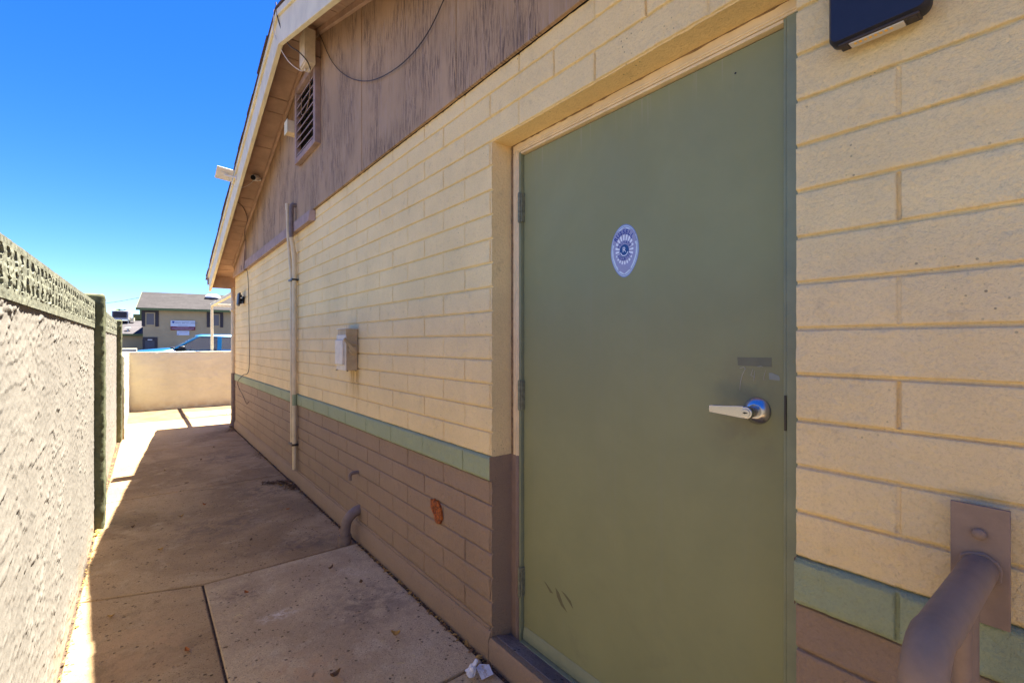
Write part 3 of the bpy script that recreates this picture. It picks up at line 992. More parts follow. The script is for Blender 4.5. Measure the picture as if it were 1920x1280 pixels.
# safety switch box
def switch_box():
    y0, y1, z0, z1 = 3.268, 3.455, 1.188, 1.478
    t = thing("safety_switch", (1.2, 3.36, z0), "tan electrical safety switch box with side lever on the cream wall", "electrical box")
    MB().box(1.118, 1.196, y0, y1, z0, z1).build("enclosure", m_box, t, bevel=.003)
    MB().box(1.110, 1.1176, y0-.002, y1+.002, z0+.002, z1-.040).build("cover", m_box_pale, t, bevel=.002)  # front parts paler than the enclosure: light on the front put into colour
    MB().box(1.094, 1.1095, y0+.022, y1-.010, z0+.040, z1-.075).build("cover_panel", m_box_pale, t, bevel=.005)
    MB().box(1.108, 1.198, y0-.004, y1+.004, z1+.0005, z1+.006).build("top_hood", m_box_pale, t, bevel=.002)
    mb = MB(); mb.box(1.112, 1.194, y0-.0045, y0-.0005, z1-.043, z1-.001)
    mb.build("side_flange", m_box, t, bevel=.001)
    mb = MB(); mb.lathe([(.030, 0), (.030, .012), (.026, .016)], (1.163, y0, z0+.14), (0, -1, 0), 28); mb.build("lever_hub", m_box, t)
    mb = MB(); mb.hexa([(1.182,y0-.024,z0+.135),(1.160,y0-.024,z0+.120),(1.160,y0-.014,z0+.120),(1.182,y0-.014,z0+.135),(1.098,y0-.034,z0+.232),(1.086,y0-.034,z0+.218),(1.086,y0-.022,z0+.218),(1.098,y0-.022,z0+.232)])
    mb.build("lever", m_box, t, bevel=.003)
    mb = MB(); mb.box(1.130, 1.192, y0-.012, y0-.001, z0+.183, z0+.189); mb.box(1.132, 1.140, y0-.016, y0-.001, z0+.176, z0+.194); mb.box(1.182, 1.190, y0-.016, y0-.001, z0+.176, z0+.194)
    mb.build("lock_bracket", m_box, t, bevel=.001)
    for p in ((1.125, y0+.004, z0-.004), (1.185, y0+.01, z0-.004), (1.1, y1-.03, z0-.002)): MB().lathe([(.006, 0), (.006, .006)], p, (0, 0, 1), 10).build("screw", m_steel_dark, t)
switch_box()

# conduits
def conduits():
    t = thing("conduit_pipe", (1.17, 4.88, .12), "thicker brown topped conduit pipe running down the cream block wall", "pipe", "pipes on the block wall")
    yA, yB = 4.875, 4.985
    up = [(1.185, yA, 2.715)]+[(1.160, yA, 2.715)]+arc((1.160, 2.693), .022, 90, 180, 6, yA)
    MB().tube(up+[(1.134, yA, 2.45), (1.136, yA, 2.40)], .0205, 16).build("upper_pipe", m_pipe_brown, t)
    MB().tube([(1.136, yA, 2.40), (1.166, yA+.01, 2.24), (1.168, yA+.015, ZB)], .0205, 16).build("pipe", m_pvc, t)
    MB().tube([(1.168, yA+.015, ZB), (1.168, yA+.015, .775)], .0208, 16).build("pipe", m_band, t)
    MB().tube([(1.168, yA+.015, .775), (1.168, yA+.015, .20), (1.168, yA+.015, .155)], .0205, 16).build("pipe", m_pvc, t)
    for z in (1.995, .395): MB().box(1.138, 1.199, yA-.012, yB+.022, z-.009, z+.009).build("strap", m_steel_dark, t, bevel=.002)
    t2 = thing("conduit_pipe", (1.16, yB, .4), "thinner capped cream pipe in front of the brown topped conduit", "pipe", "pipes on the block wall")
    MB().tube([(1.128, yB+.01, 2.72), (1.134, yB+.006, 2.42), (1.150, yB, 2.20), (1.162, yB-.01, 1.98), (1.164, yB-.012, .405)], .0150, 14).build("pipe", m_pvc, t2)
    MB().tube([(1.126, yB+.011, 2.75), (1.128, yB+.01, 2.69)], .0185, 14).build("cap", m_pvc, t2)
conduits()

# boxes and cables under the gable
def boxes():
    t = thing("junction_box", (1.12, 4.22, 3.63), "tall grey white utility box hanging above the louvre vent at the gable peak", "utility box")
    MB().box(1.052, 1.128, 4.04, 4.205, 3.675, 3.955).build("enclosure", m_box_pale, t, bevel=.004)
    MB().box(1.042, 1.0516, 4.045, 4.20, 3.685, 3.945).build("cover", m_box_pale, t, bevel=.003)
    MB().box(1.129, 1.179, 4.08, 4.18, 3.775, 3.90).build("bracket", m_trim_brown, t)
    MB().tube([(1.10, 4.10, 3.68), (1.10, 4.10, 3.645), (1.095, 4.11, 3.635)], .008, 8).build("cable_gland", m_box_pale, t)
    MB().tube([(1.075, 4.15, 3.68), (1.075, 4.15, 3.65)], .008, 8).build("cable_gland", m_box_pale, t)
    t = thing("junction_box", (1.12, 4.75, 3.35), "small square cream junction box left of the louvre vent", "utility box")
    MB().box(1.075, 1.176, 4.742, 4.845, 3.355, 3.470).build("enclosure", m_pvc, t, bevel=.004)
    MB().box(1.067, 1.0746, 4.738, 4.850, 3.350, 3.475).build("cover", m_fascia, t, bevel=.003)
    MB().tube([(1.15, 4.775, 3.36), (1.15, 4.775, 3.335)], .009, 8).build("cable_gland", m_box_pale, t)
boxes()
def smooth_path(pts, n=8):
    P = [Vector(p) for p in pts]; P = [P[0]*2-P[1]]+P+[P[-1]*2-P[-2]]
    out = []
    for i in range(1, len(P)-2):
        for k in range(n):
            t = k/n; a, b, c, d = P[i-1], P[i], P[i+1], P[i+2]
            out.append(.5*((2*b)+(c-a)*t+(2*a-5*b+4*c-d)*t*t+(3*b-a-3*c+d)*t**3))
    out.append(P[-2]); return out
def cable(pts, r, m, label, name="cable"):
    o = MB().tube(smooth_path(pts), r, 8).build(name, m)
    return tag(o, label, "cable")
cable([(1.16,4.08,3.98),(1.165,4.02,3.90),(1.165,3.743,3.576),(1.165,3.404,3.308),(1.165,2.997,3.095),(1.165,2.585,2.983),(1.165,2.251,2.972),(1.165,2.016,3.064),(1.17,1.80,3.26)], .0029, m_cable_black,
      "black cable sagging across the weathered gable siding")
cable([(.872,4.25,4.19),(.880,4.20,4.02),(.93,4.10,3.80),(1.00,4.03,3.72),(1.06,4.03,3.67),(1.10,4.09,3.648)], .005, m_cable_black,
      "thin black cable drooping from the roof peak to the tall utility box")
cable([(.868,4.30,4.16),(.875,4.33,3.98),(.95,4.25,3.76),(1.03,4.18,3.66),(1.075,4.15,3.652)], .0035, m_cable_white,
      "pale wire looping from the rake edge to the bottom of the utility box")
cable([(1.095,4.11,3.635),(1.12,4.18,3.50),(1.125,4.32,3.40),(1.122,4.45,3.42),(1.115,4.42,3.55)], .0035, m_cable_tan,
      "tan wire loop hanging over the louvre vent")
cable([(1.172,8.15,2.835),(1.14,7.95,2.83),(1.05,7.55,2.98),(.95,7.45,3.0)][::-1]+[(1.175,7.63,2.838),(1.150,7.60,2.50),(1.145,7.58,2.44),(1.184,7.55,2.40),(1.186,7.457,1.702),(1.186,7.457,1.028),(1.182,7.896,.908),(1.18,8.333,.785),(1.18,8.232,.685),(1.18,7.943,.612),(1.18,7.62,.515),(1.19,7.52,.55)] if False else
      [(.94,6.93,3.215),(1.05,7.05,3.17),(1.14,7.30,3.08),(1.150,7.58,2.95),(1.166,7.63,2.80),(1.146,7.60,2.50),(1.146,7.58,2.42),(1.184,7.55,2.36),(1.186,7.457,1.702),(1.186,7.457,1.028),(1.177,7.896,.908),(1.172,8.333,.785),(1.175,8.232,.685),(1.18,7.943,.612),(1.18,7.62,.515),(1.19,7.52,.55)],
      .0042, m_cable_brown, "dark brown cable running down the far cream wall to a loose loop")

# security camera on the soffit and its solar panel on the rake board
def sec_cam():
    t = thing("security_camera", (1.1, 6.37, 3.41), "small white and black security camera under the eave soffit", "camera")
    c = Vector((1.07, 6.33, 3.36)); d = Vector((-.55, -.75, -.25)).normalized()
    MB().tube([c-d*.05, c-d*.04, c+d*.03, c+d*.045], [.030, .036, .036, .032], 18).build("body", m_white, t)
    MB().tube([c+d*.0455, c+d*.052], [.031, .028], 18).build("lens_face", m_black, t)
    MB().tube([c-d*.03, c-d*.05+Vector((.03, .01, .02)), (1.12, 6.40, deck(6.40)-.003)], .012, 10).build("arm", m_white, t)
    MB().tube([(1.12, 6.40, deck(6.40)-.020), (1.12, 6.40, deck(6.40)-.002)], .03, 16).build("base", m_white, t)
    p = thing("solar_panel", (.88, 6.45, 3.36), "small white backed solar panel on an arm off the cream rake board", "solar panel")
    c = Vector((.775, 6.50, 3.385)); u = Vector((1, .02, -.10)).normalized(); v = Vector((-.02, 1, -.45)).normalized()
    M = frame(c, u, v)
    MB().box(-.088, .088, -.105, .105, 0.0, .010).build("panel", m_white, p, bevel=.004, M=M)
    MB().box(-.080, .080, -.097, .097, .0105, .0115).build("cells", m_navy, p, M=M)
    MB().box(-.035, .035, -.04, .04, -.008, -.0005).build("back_plate", m_white, p, bevel=.003, M=M)
    MB().tube([c-M.to_3x3().col[2]*.006, (.83, 6.44, 3.355), (.888, 6.42, 3.35)], .009, 10).build("arm", m_white, p)
    MB().box(.880, .8896, 6.39, 6.45, 3.32, 3.38).build("bracket", m_white, p, bevel=.003)
    cable([(.80, 6.47, 3.37), (.86, 6.50, 3.28), (.92, 6.46, 3.24), (1.0, 6.40, 3.27), (1.06, 6.36, 3.33)], .003, m_cable_white, "thin white wire from the solar panel to the security camera")
sec_cam()

# handrail in the right foreground
def handrail():
    yr, zr = .152, .978
    t = thing("handrail", (.84, .15, .02), "brown painted pipe handrail bolted to the wall right of the door", "handrail")
    pl = MB().box(1.174, 1.1815, .1022, .1788, .882, 1.090).build("wall_plate", m_rail, t, bevel=.001)
    mb = MB(); mb.lathe([(.0095, 0), (.0095, .005), (.007, .0075), (.002, .0085)], (1.1742, .1405, 1.040), (-1, 0, 0), 20)
    sub(mb.build("bolt", m_rail, None), pl)
    mb = MB()
    rng = random.Random(4); pts = []; rr = []
    for k in range(29):
        a = 2*math.pi*k/28; q = .0265+rng.uniform(-.0012, .0016)
        pts.append((1.171, .1405+q*math.cos(a), zr+q*math.sin(a))); rr.append(.0034*rng.uniform(.7, 1.25))
    mb.tube(pts, rr, 6); mb.build("weld_bead", m_rail, t)
    r = .0255; bx = .795; br = .06
    pth = [(1.174, .1405, zr), (bx+br+.02, .146, zr)]
    pth += [(bx+br-br*math.sin(R(a)), .148, zr-br+br*math.cos(R(a))) for a in (0, 22, 45, 68, 90)]
    pth += [(bx-.004, .148, .6), (bx-.004, .148, .01)]
    MB().tube(pth, r, 28).build("rail", m_rail, t, angle=60)
    for x in (1.118, 1.055):
        MB().tube([(x, .146, zr-.012), (x, .146, .01)], .0125, 16).build("picket", m_rail, t)
handrail()

# ------------------------------------------------------------------ left boundary wall
XL = -.27
lw = thing("boundary_wall", (-.35, 4, 0), "tan rough stucco wall with sage pierced block top and sage posts along the walkway", "wall")
def stucco_h(Y, Z):
    # trowelled skips: long flat laps with crisp lower lips, drag marks, sparse pits
    wy = Y+.05*(vnoise(Y*5, Z*9, 71)-.5); wz = Z+.03*(vnoise(Y*6, Z*9, 72)-.5)+.10*(Y-2)*0
    dens = sstep(.30, .70, vnoise(Y*1.6, Z*2.6, 46))
    a = fbm(wy*9+wz*5, wz*24-wy*2.5, 40, 3, .5)
    b = fbm(wy*30+3, wz*54-wy*6, 44, 2, .5)
    def laps(field, thr, amp, fall):
        """plaster laps: a crisp lower lip that feathers out upwards"""
        P = field > thr
        out = np.zeros_like(Z)
        st = amp*(.35+.9*vnoise(Y*7, Z*9, 52))
        for r in range(1, Z.shape[0]):
            dz = Z[r]-Z[r-1]
            out[r] = np.where(P[r] & ~P[r-1], st[r], out[r-1]*np.exp(-dz/fall))
        out[:, 1:-1] = .25*out[:, :-2]+.5*out[:, 1:-1]+.25*out[:, 2:]
        return out
    h = laps(a, .57, .0026, .030) + laps(b, .550, .0034, .013)*(.35+.65*dens)
    h += .0016*(fbm(Y*55, Z*95, 48, 3, .7)-.5) + .0020*(fbm(Y*3, Z*3, 49, 2)-.5)
    return h*sstep(-.01, .04, Z+.02)
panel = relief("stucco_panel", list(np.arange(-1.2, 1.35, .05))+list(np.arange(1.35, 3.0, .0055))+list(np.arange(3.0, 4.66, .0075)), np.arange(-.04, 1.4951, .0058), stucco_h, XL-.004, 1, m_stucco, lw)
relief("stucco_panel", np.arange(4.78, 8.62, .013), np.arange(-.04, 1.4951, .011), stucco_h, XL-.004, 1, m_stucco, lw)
def screen_h(Y, Z):
    P = .0855
    z = Z-1.492
    f = np.mod(Y+.006*(vnoise(Y*20, Z*30, 60)-.5), P)/P
    row_noise = vnoise(np.floor(Y/P)*1.7, z*60, 61)
    wob = .10*(vnoise(Y*60, Z*60, 62)-.5)
    big = (abs(f-.5+wob) < .21)
    slit = (abs(f-.5+wob*1.1) < .065+.05*row_noise)
    hole = ((z > .135) & (z < .165+.006*vnoise(Y*40, Z, 63)) & big) | ((z > .043) & (z < .070+.01*vnoise(Y*30, Z, 64)) & big) | ((z > .06) & (z < .098) & slit) | ((z > .106) & (z < .14) & slit)
    h = .003*(fbm(Y*60, Z*60, 65, 3)-.5)+.002*(fbm(Y*25, Z*25, 66, 2)-.5)
    lump = .008*sstep(.5, .62, fbm(Y*28, Z*34, 67, 3))*((z > .04) & (z < .165))
    return np.where(hole, -.060, h+lump*.25)
near_band = relief("screen_band", list(np.arange(-1.2, 1.4, .02))+list(np.arange(1.4, 3.2, .0045))+list(np.arange(3.2, 4.66, .007)), np.arange(1.492, 1.6881, .0050), screen_h, XL+.002, 1, m_sage, lw, skirt=-.45,
       skirt_edges=[('z', 1.692, -1.2, 4.66), ('z', 1.492, -1.2, 4.66)])
for v in near_band.data.vertices:
    k = max(.79, min(1.0, 1-.20*(4.6-v.co.y)/2.93))
    v.co.z = 1.492+(v.co.z-1.492)*k
relief("screen_band", np.arange(4.78, 8.62, .011), np.arange(1.492, 1.6881, .007), screen_h, XL+.002, 1, m_sage, lw, skirt=-.45,
       skirt_edges=[('z', 1.692, 4.78, 8.62), ('z', 1.492, 4.78, 8.62)])
mb = MB(); mb.box(-.46, XL-.012, -1.2, 8.62, -.05, 1.485); mb.build("wall_core", m_stucco2, lw)
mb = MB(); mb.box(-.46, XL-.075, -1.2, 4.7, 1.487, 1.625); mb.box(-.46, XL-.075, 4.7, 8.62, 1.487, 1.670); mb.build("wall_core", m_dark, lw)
def post(y0, y1, ztop, x1, seed):
    """rough block post: a box whose faces are rippled and whose edges are chipped"""
    x0 = -.44
    bm = bmesh.new()
    xs = np.linspace(x0, x1, 10); n_z = 150; per = []
    ysn = np.linspace(y0, y1, 16)
    loop = [(x, y0) for x in xs[:-1]]+[(x1, y) for y in ysn[:-1]]+[(x, y1) for x in xs[::-1][:-1]]+[(x0, y) for y in ysn[::-1][:-1]]
    A = np.array(loop); cx, cy = (x0+x1)/2, (y0+y1)/2
    zs = list(np.linspace(-.05, ztop, n_z))
    S = np.arange(len(loop))*.02
    V = []; 
    for z in zs:
        k = (fbm(S*28, np.full_like(S, z*28), seed, 3)-.5)*.010+(fbm(S*7, np.full_like(S, z*7), seed+5, 2)-.5)*.010
        d = A-np.array([cx, cy]); L = np.linalg.norm(d, axis=1, keepdims=True)
        corner = (np.abs(np.abs(d[:, 0])-(x1-x0)/2) < 1e-6) & (np.abs(np.abs(d[:, 1])-(y1-y0)/2) < 1e-6)
        k = k-.008*corner
        shrink = .012 if z > ztop-.004 else 0
        Q = A+d/L*(k[:, None]-shrink)
        V += [(q[0], q[1], z) for q in Q]
    n = len(loop); F = []
    for j in range(n_z-1):
        for i in range(n): F.append((j*n+i, j*n+(i+1) % n, (j+1)*n+(i+1) % n, (j+1)*n+i))
    F.append(tuple((n_z-1)*n+i for i in range(n)))
    bm.free()
    return MB().add(V, F).build("post", m_post, lw, angle=50)
post(4.615, 4.84, 1.745, -.216, 80)
post(8.56, 8.78, 1.705, -.216, 90)
# low wall: lateral stretch and the end wall
def low_h(Y, Z):
    return .007*(fbm(Y*22, Z*22, 55, 4)-.5)+.008*(fbm(Y*5, Z*5, 57, 2)-.5)+.003*sstep(.5, .6, fbm(Y*30, Z*24, 58, 3))
lo = thing("low_wall", (-.2, 10.5, 0), "low tan stucco wall stretch beyond the second sage post", "wall")
relief("stucco_face", np.arange(8.74, 12.2, .02), np.arange(-.04, 1.201, .02), low_h, -.195, 1, m_stucco2, lo)
MB().box(-.34, -.20, 8.74, 12.36, -.05, 1.203).build("core", m_stucco2, lo, bevel=.008)
MB().box(-.70, -.08, 14.2, 14.42, -.05, 1.255).build("corner_pier", m_stucco2, lo, bevel=.01)
ew = thing("low_wall", (1, 12.25, 0), "low tan stucco wall across the far end of the walkway", "wall")
def end_wall():
    xs = np.arange(-.195, 4.2, .022); zs = np.arange(-.05, 1.198, .022)
    Xg, Zg = np.meshgrid(xs, zs)
    Yg = 12.205-low_h(Xg*.5+30, Zg*1.3)*1.3
    V = np.stack([Xg, Yg, Zg], -1).reshape(-1, 3).tolist(); nx = len(xs)
    F = [[j*nx+i, j*nx+i+1, (j+1)*nx+i+1, (j+1)*nx+i] for j in range(len(zs)-1) for i in range(nx-1)]
    MB().add(V, F).build("stucco_face", m_stucco2, ew, angle=60)
    MB().box(-.195, 4.2, 12.212, 12.36, -.05, 1.20).build("core", m_stucco2, ew, bevel=.008)
end_wall()

# white pipe frame beyond the corner
def awning():
    t = thing("awning_frame", (1.24, 12.42, 0), "cream painted post and beam awning frame behind the low end wall", "awning frame")
    m = m_fascia
    MB().box(1.215, 1.268, 12.40, 12.453, -.02, 2.20).build("post", m, t, bevel=.005)
    MB().box(1.212, 1.271, 9.385, 12.46, 2.205, 2.265).build("beam", m, t, bevel=.005)
    MB().box(1.272, 4.6, 12.402, 12.45, 2.207, 2.262).build("beam", m, t, bevel=.005)
    MB().box(4.601, 4.655, 12.40, 12.453, -.02, 2.262).build("post", m, t, bevel=.005)
awning()

# ------------------------------------------------------------------ church block beyond the lot
A100 = R(100.1)
E2 = Vector((math.sin(A100), math.cos(A100), 0)); N2 = Vector((-E2.y, E2.x, 0))
P0 = Vector((.13, 63.6, 0))
CH = Matrix.Identity(4)
for i in range(3):
    CH[i][0], CH[i][1], CH[i][2], CH[i][3] = E2[i], N2[i], (0, 0, 1)[i], P0[i]
def tanwall(name, col):
    n = NT(name)
    f = n.ramp(n.noise(.5, 5, .6), .3, .7)
    c = n.mix(f, mul(col, .9), mul(col, 1.08))
    b = n.bump(n.noise(1, 2, .5, 0, n.map((4, 4, 12))), .3, .05)
    return n.done(c, .9, b)
m_chwall = tanwall("tan_church_wall", (.42, .315, .175))
def shingle_far(name, a, b):
    n = NT(name)
    k = n.noise(1, 5, .7, 0, n.map((.8, .8, 6)))
    c = n.mix(n.ramp(k, .3, .7), a, b)
    br = n.noise(1, 2, .5, 0, n.map((5, 5, 9)))
    c = n.mix(n.ramp(br, .4, .7, 0, .4), c, mul(a, .8))
    return n.done(c, .95, n.bump(br, .4, .03))
m_chroof = shingle_far("tan_grey_shingles", (.034, .030, .028), (.052, .046, .043))
m_wingroof = shingle_far("dark_shingles", (.045, .042, .045), (.085, .075, .075))
m_shutter = simple("dark_brown_shutter", (.055, .045, .045), .8)
m_glassdark = glassy("dull_window_glass", (.13, .105, .095), .35)
m_greentrim = simple("olive_green_trim", (.13, .16, .06), .8)
m_doorgrey = simple("slate_door", (.075, .075, .085), .6)
def church():
    t = thing("church_building", P0, "two storey tan church block with shingle roof and dark shuttered windows", "building")
    W, D, Hh = 26.0, 11.0, 5.0
    B = lambda mb, nm, m, **k: mb.build(nm, m, t, M=CH, **k)
    ridge, rz = 2.3, 6.78
    B(MB().prism([(0,-.05),(D,-.05),(D,Hh),(ridge,rz-.1),(0,Hh)], 'x', 0, W), "wall", m_chwall)
    # roof slabs with overhang
    mb = MB()
    for v0, z0, v1, z1 in ((-.55, 4.98, ridge, rz+.12), (D+.55, 4.98, ridge, rz+.12)):
        p = [(-.45,v0,z0),(W+.4,v0,z0),(W+.4,v1,z1),(-.45,v1,z1)]
        mb.hexa(p+[(x, y, z+.14) for x, y, z in p])
    B(mb, "roof", m_chroof)
    B(MB().box(-.45, W+.4, -.60, -.552, 4.86, 5.10), "eave_board", m_greentrim)
    mb = MB()
    for v0, z0, v1, z1 in ((-.60, 4.86, ridge, rz+.02),):
        p = [(-.50,v0,z0),(-.455,v0,z0),(-.455,v1,z1),(-.50,v1,z1)]
        mb.hexa(p+[(x, y, z+.24) for x, y, z in p])
    B(mb, "rake_board", m_greentrim)
    def window(u0, u1, z0, z1):
        w = MB(); f = .09
        w.box(u0, u1, -.06, -.001, z0, z0+f); w.box(u0, u1, -.06, -.001, z1-f, z1); w.box(u0, u0+f, -.06, -.001, z0+f, z1-f); w.box(u1-f, u1, -.06, -.001, z0+f, z1-f)
        o = B(w, "window", m_chwall)
        pn = MB().box(u0+f, u1-f, -.03, -.002, z0+f, z1-f).build("pane", m_glassdark, None, M=CH); sub_e(pn, o)
        B(MB().box(u1+.03, u1+.32, -.07, -.001, z0-.12, z1+.22), "shutter", m_shutter)
        B(MB().box(u0-.32, u0-.03, -.07, -.001, z0-.12, z1+.22), "shutter", m_shutter)
        B(MB().box(u0-.03, u1+.03, -.07, -.001, z1+.01, z1+.22), "shutter", m_shutter)
    def sub_e(o, par):
        o.parent = par; o.matrix_parent_inverse = Matrix.Identity(4)
    window(.22, 1.05, 3.28, 4.66); window(6.05, 6.98, 3.28, 4.68); window(11.2, 12.1, 3.28, 4.68)
    # entrance door with dark surround
    B(MB().box(-.02, .16, -.08, -.001, -.02, 2.02), "door_surround", m_shutter)
    B(MB().box(1.02, 1.26, -.08, -.001, -.02, 2.02), "door_surround", m_shutter)
    B(MB().box(.161, 1.019, -.08, -.001, 1.66, 2.02), "door_surround", m_shutter)
    d = B(MB().box(.165, 1.015, -.04, -.001, 0, 1.655), "door", m_doorgrey)
    pt = MB().box(.42, .82, -.098, -.082, 1.70, 1.78).build("door_light", m_white, None, M=CH); sub_e(pt, t); attach(pt, t)
    # skylight
    mb = MB(); n = 10
    uv = (6.15, 2.1, 6.60)
    prof = [(.80, 0), (.80, .10), (.74, .26), (.55, .40), (.28, .48), (0.01, .50)]
    mb.lathe(prof, uv, (0, 0, 1), 20)
    B(mb, "skylight_dome", m_white)
    B(MB().box(5.38, 6.92, 1.35, 2.9, 6.1, 6.60), "skylight_curb", m_shutter)
    # corner light
    # sign
    s = thing("church_sign", CH @ Vector((3.5, -.1, 3.3)), "white and maroon church sign on the tan two storey wall", "sign")
    S = lambda mb, nm, m, **k: mb.build(nm, m, s, M=CH, **k)
    m_sw = simple("sign_white", (.56, .60, .66), .5, var=.03); m_sm = simple("sign_maroon", (.16, .015, .035), .5, var=.05)
    m_sg = simple("sign_grey_ink", (.16, .17, .22), .5); m_sb = simple("sign_blue", (.02, .08, .32), .5); m_sp = simple("sign_pale_ink", (.42, .30, .36), .5)
    S(MB().box(2.42, 4.64, -.09, -.002, 3.20, 3.85), "panel", m_sw)
    S(MB().box(2.42, 4.64, -.092, -.002, 2.80, 3.198), "panel", m_sm)
    S(MB().box(2.98, 4.10, -.09, -.002, 2.24, 2.72), "panel", m_sw)
    vs, fs = text_shape("PATHWAY BAPTIST CHURCH", .205)
    S(MB().add([(3.70+x*.86, -.0935, 3.60+y*1.25) for x, y, z in vs], fs), "lettering", m_sg, smooth=False)
    mb = MB(); mb.add([(2.56,-.094,3.76),(2.62,-.094,3.79),(2.66,-.094,3.75),(2.70,-.094,3.79),(2.76,-.094,3.76),(2.75,-.094,3.62),(2.66,-.094,3.53),(2.57,-.094,3.62)], [(0,1,2,3,4,5,6,7)])
    S(mb, "emblem", m_sb, smooth=False)
    mb = MB()
    for z, a, b in ((3.30, 3.1, 3.95),): mb.box(a, b, -.0945, -.0925, z, z+.035)
    S(mb, "fine_print", m_sg)
    mb = MB()
    for z, a, b in ((3.12, 2.95, 4.1), (3.00, 2.5, 4.55), (2.93, 2.5, 4.55), (2.84, 2.8, 4.3)): mb.box(a, b, -.0965, -.0925, z, z+.035)
    S(mb, "fine_print", m_sp)
    mb = MB()
    for z, a, b in ((2.60, 3.15, 3.95), (2.50, 3.15, 3.95)): mb.box(a, b, -.0945, -.0925, z, z+.03)
    S(mb, "fine_print", m_sp)
    S(MB().box(3.02, 3.16, -.0945, -.0925, 2.30, 2.36), "emblem", m_sb)
    # single storey wing
    wg = thing("church_wing", CH @ Vector((-5, 4, 0)), "low tan wing with dark shingle roof left of the two storey block", "building")
    G = lambda mb, nm, m, **k: mb.build(nm, m, wg, M=CH, **k)
    G(MB().box(-12, -.05, 4.0, 12, -.05, 2.25), "wall", m_chwall)
    p = [(-12.3,3.5,2.30),(-.06,3.5,2.30),(-.06,9.2,4.0),(-12.3,9.2,4.0)]
    G(MB().hexa(p+[(x, y, z+.12) for x, y, z in p]), "roof", m_wingroof)
    G(MB().box(-12.3, -.06, 3.44, 3.49, 2.18, 2.42), "eave_board", m_greentrim)
    G(MB().box(-1.95, -.06, 9.3, 12, 0, 5.9), "roof_parapet", m_greentrim)
    G(MB().box(-2.6, -1.97, 9.4, 12, 0, 4.9), "roof_parapet", m_greentrim)
    mb = MB(); mb.lathe([(.10, 0), (.10, .35), (.28, .36), (.30, .42), (.05, .55)], (-2.15, 4.6, 2.65), (0, 0, 1), 14)
    G(mb, "roof_turbine", m_white)
    # rooftop cooler
    ac = thing("rooftop_cooler", CH @ Vector((-3.4, 8, 4)), "grey boxy evaporative cooler on a stand above the low wing roof", "cooler")
    K = lambda mb, nm, m, **k: mb.build(nm, m, ac, M=CH, **k)
    m_ac = simple("galvanised_grey", (.36, .36, .37), .5, .3)
    K(MB().box(-4.25, -2.72, 7.6, 8.9, 4.28, 5.16), "cabinet", m_ac, bevel=.03)
    K(MB().box(-4.12, -2.86, 7.56, 7.598, 4.38, 5.06), "grille", m_shutter)
    K(MB().box(-4.3, -2.66, 7.55, 8.95, 4.16, 4.27), "base_tray", m_white)
    for u in (-4.2, -2.78):
        for v in (7.7, 8.8):
            K(MB().box(u, u+.07, v, v+.07, 3.4, 4.158), "leg", m_ac)
    K(MB().box(-2.70, -2.25, 7.9, 8.4, 4.0, 4.4), "duct", m_fascia)
    # overhead line
    o = MB().tube(smooth_path([(-14, 2, 4.9), (-9, 2, 4.95), (-3.66, 2, 5.62), (-.5, 2, 6.40)]), .022, 6).build("overhead_cable", m_cable_black, None, M=CH)
    tag(o, "overhead cable running left from the church roof edge", "cable")
church()
def palm():
    t = thing("palm_tree", (-2.4, 88, 0), "distant palm crown showing above the rooftop cooler", "tree")
    base = Vector((-2.4, 88.0, 0)); top = base+Vector((0, 0, 5.75))
    MB().tube([base, base+Vector((.1, 0, 3)), top], [.22, .17, .15], 10).build("trunk", simple("palm_trunk", (.16, .11, .07), .9), t)
    rng = random.Random(6); mb = MB()
    for k in range(46):
        a = rng.uniform(0, 2*math.pi); up = rng.uniform(-.4, 1.1); L = rng.uniform(.6, .95)
        d = Vector((math.cos(a), math.sin(a), up)).normalized(); side = d.cross(Vector((0, 0, 1))).normalized()
        for j in range(9):
            s = (j-4)/4; dd = (d+side*s*.75).normalized(); w = side*.02+Vector((0, 0, .012))
            p0 = top+d*L*.25; p1 = top+d*L*.25+dd*L*.5; p2 = p1+dd*L*.32+Vector((0, 0, -.12))
            mb.add([p0-w, p0+w, p1+w*1.6, p1-w*1.6, p2], [(0,1,2,3), (3,2,4)])
    mb.build("crown", simple("palm_green", (.10, .16, .035), .7, var=.4, scale=4), t, smooth=False)
palm()

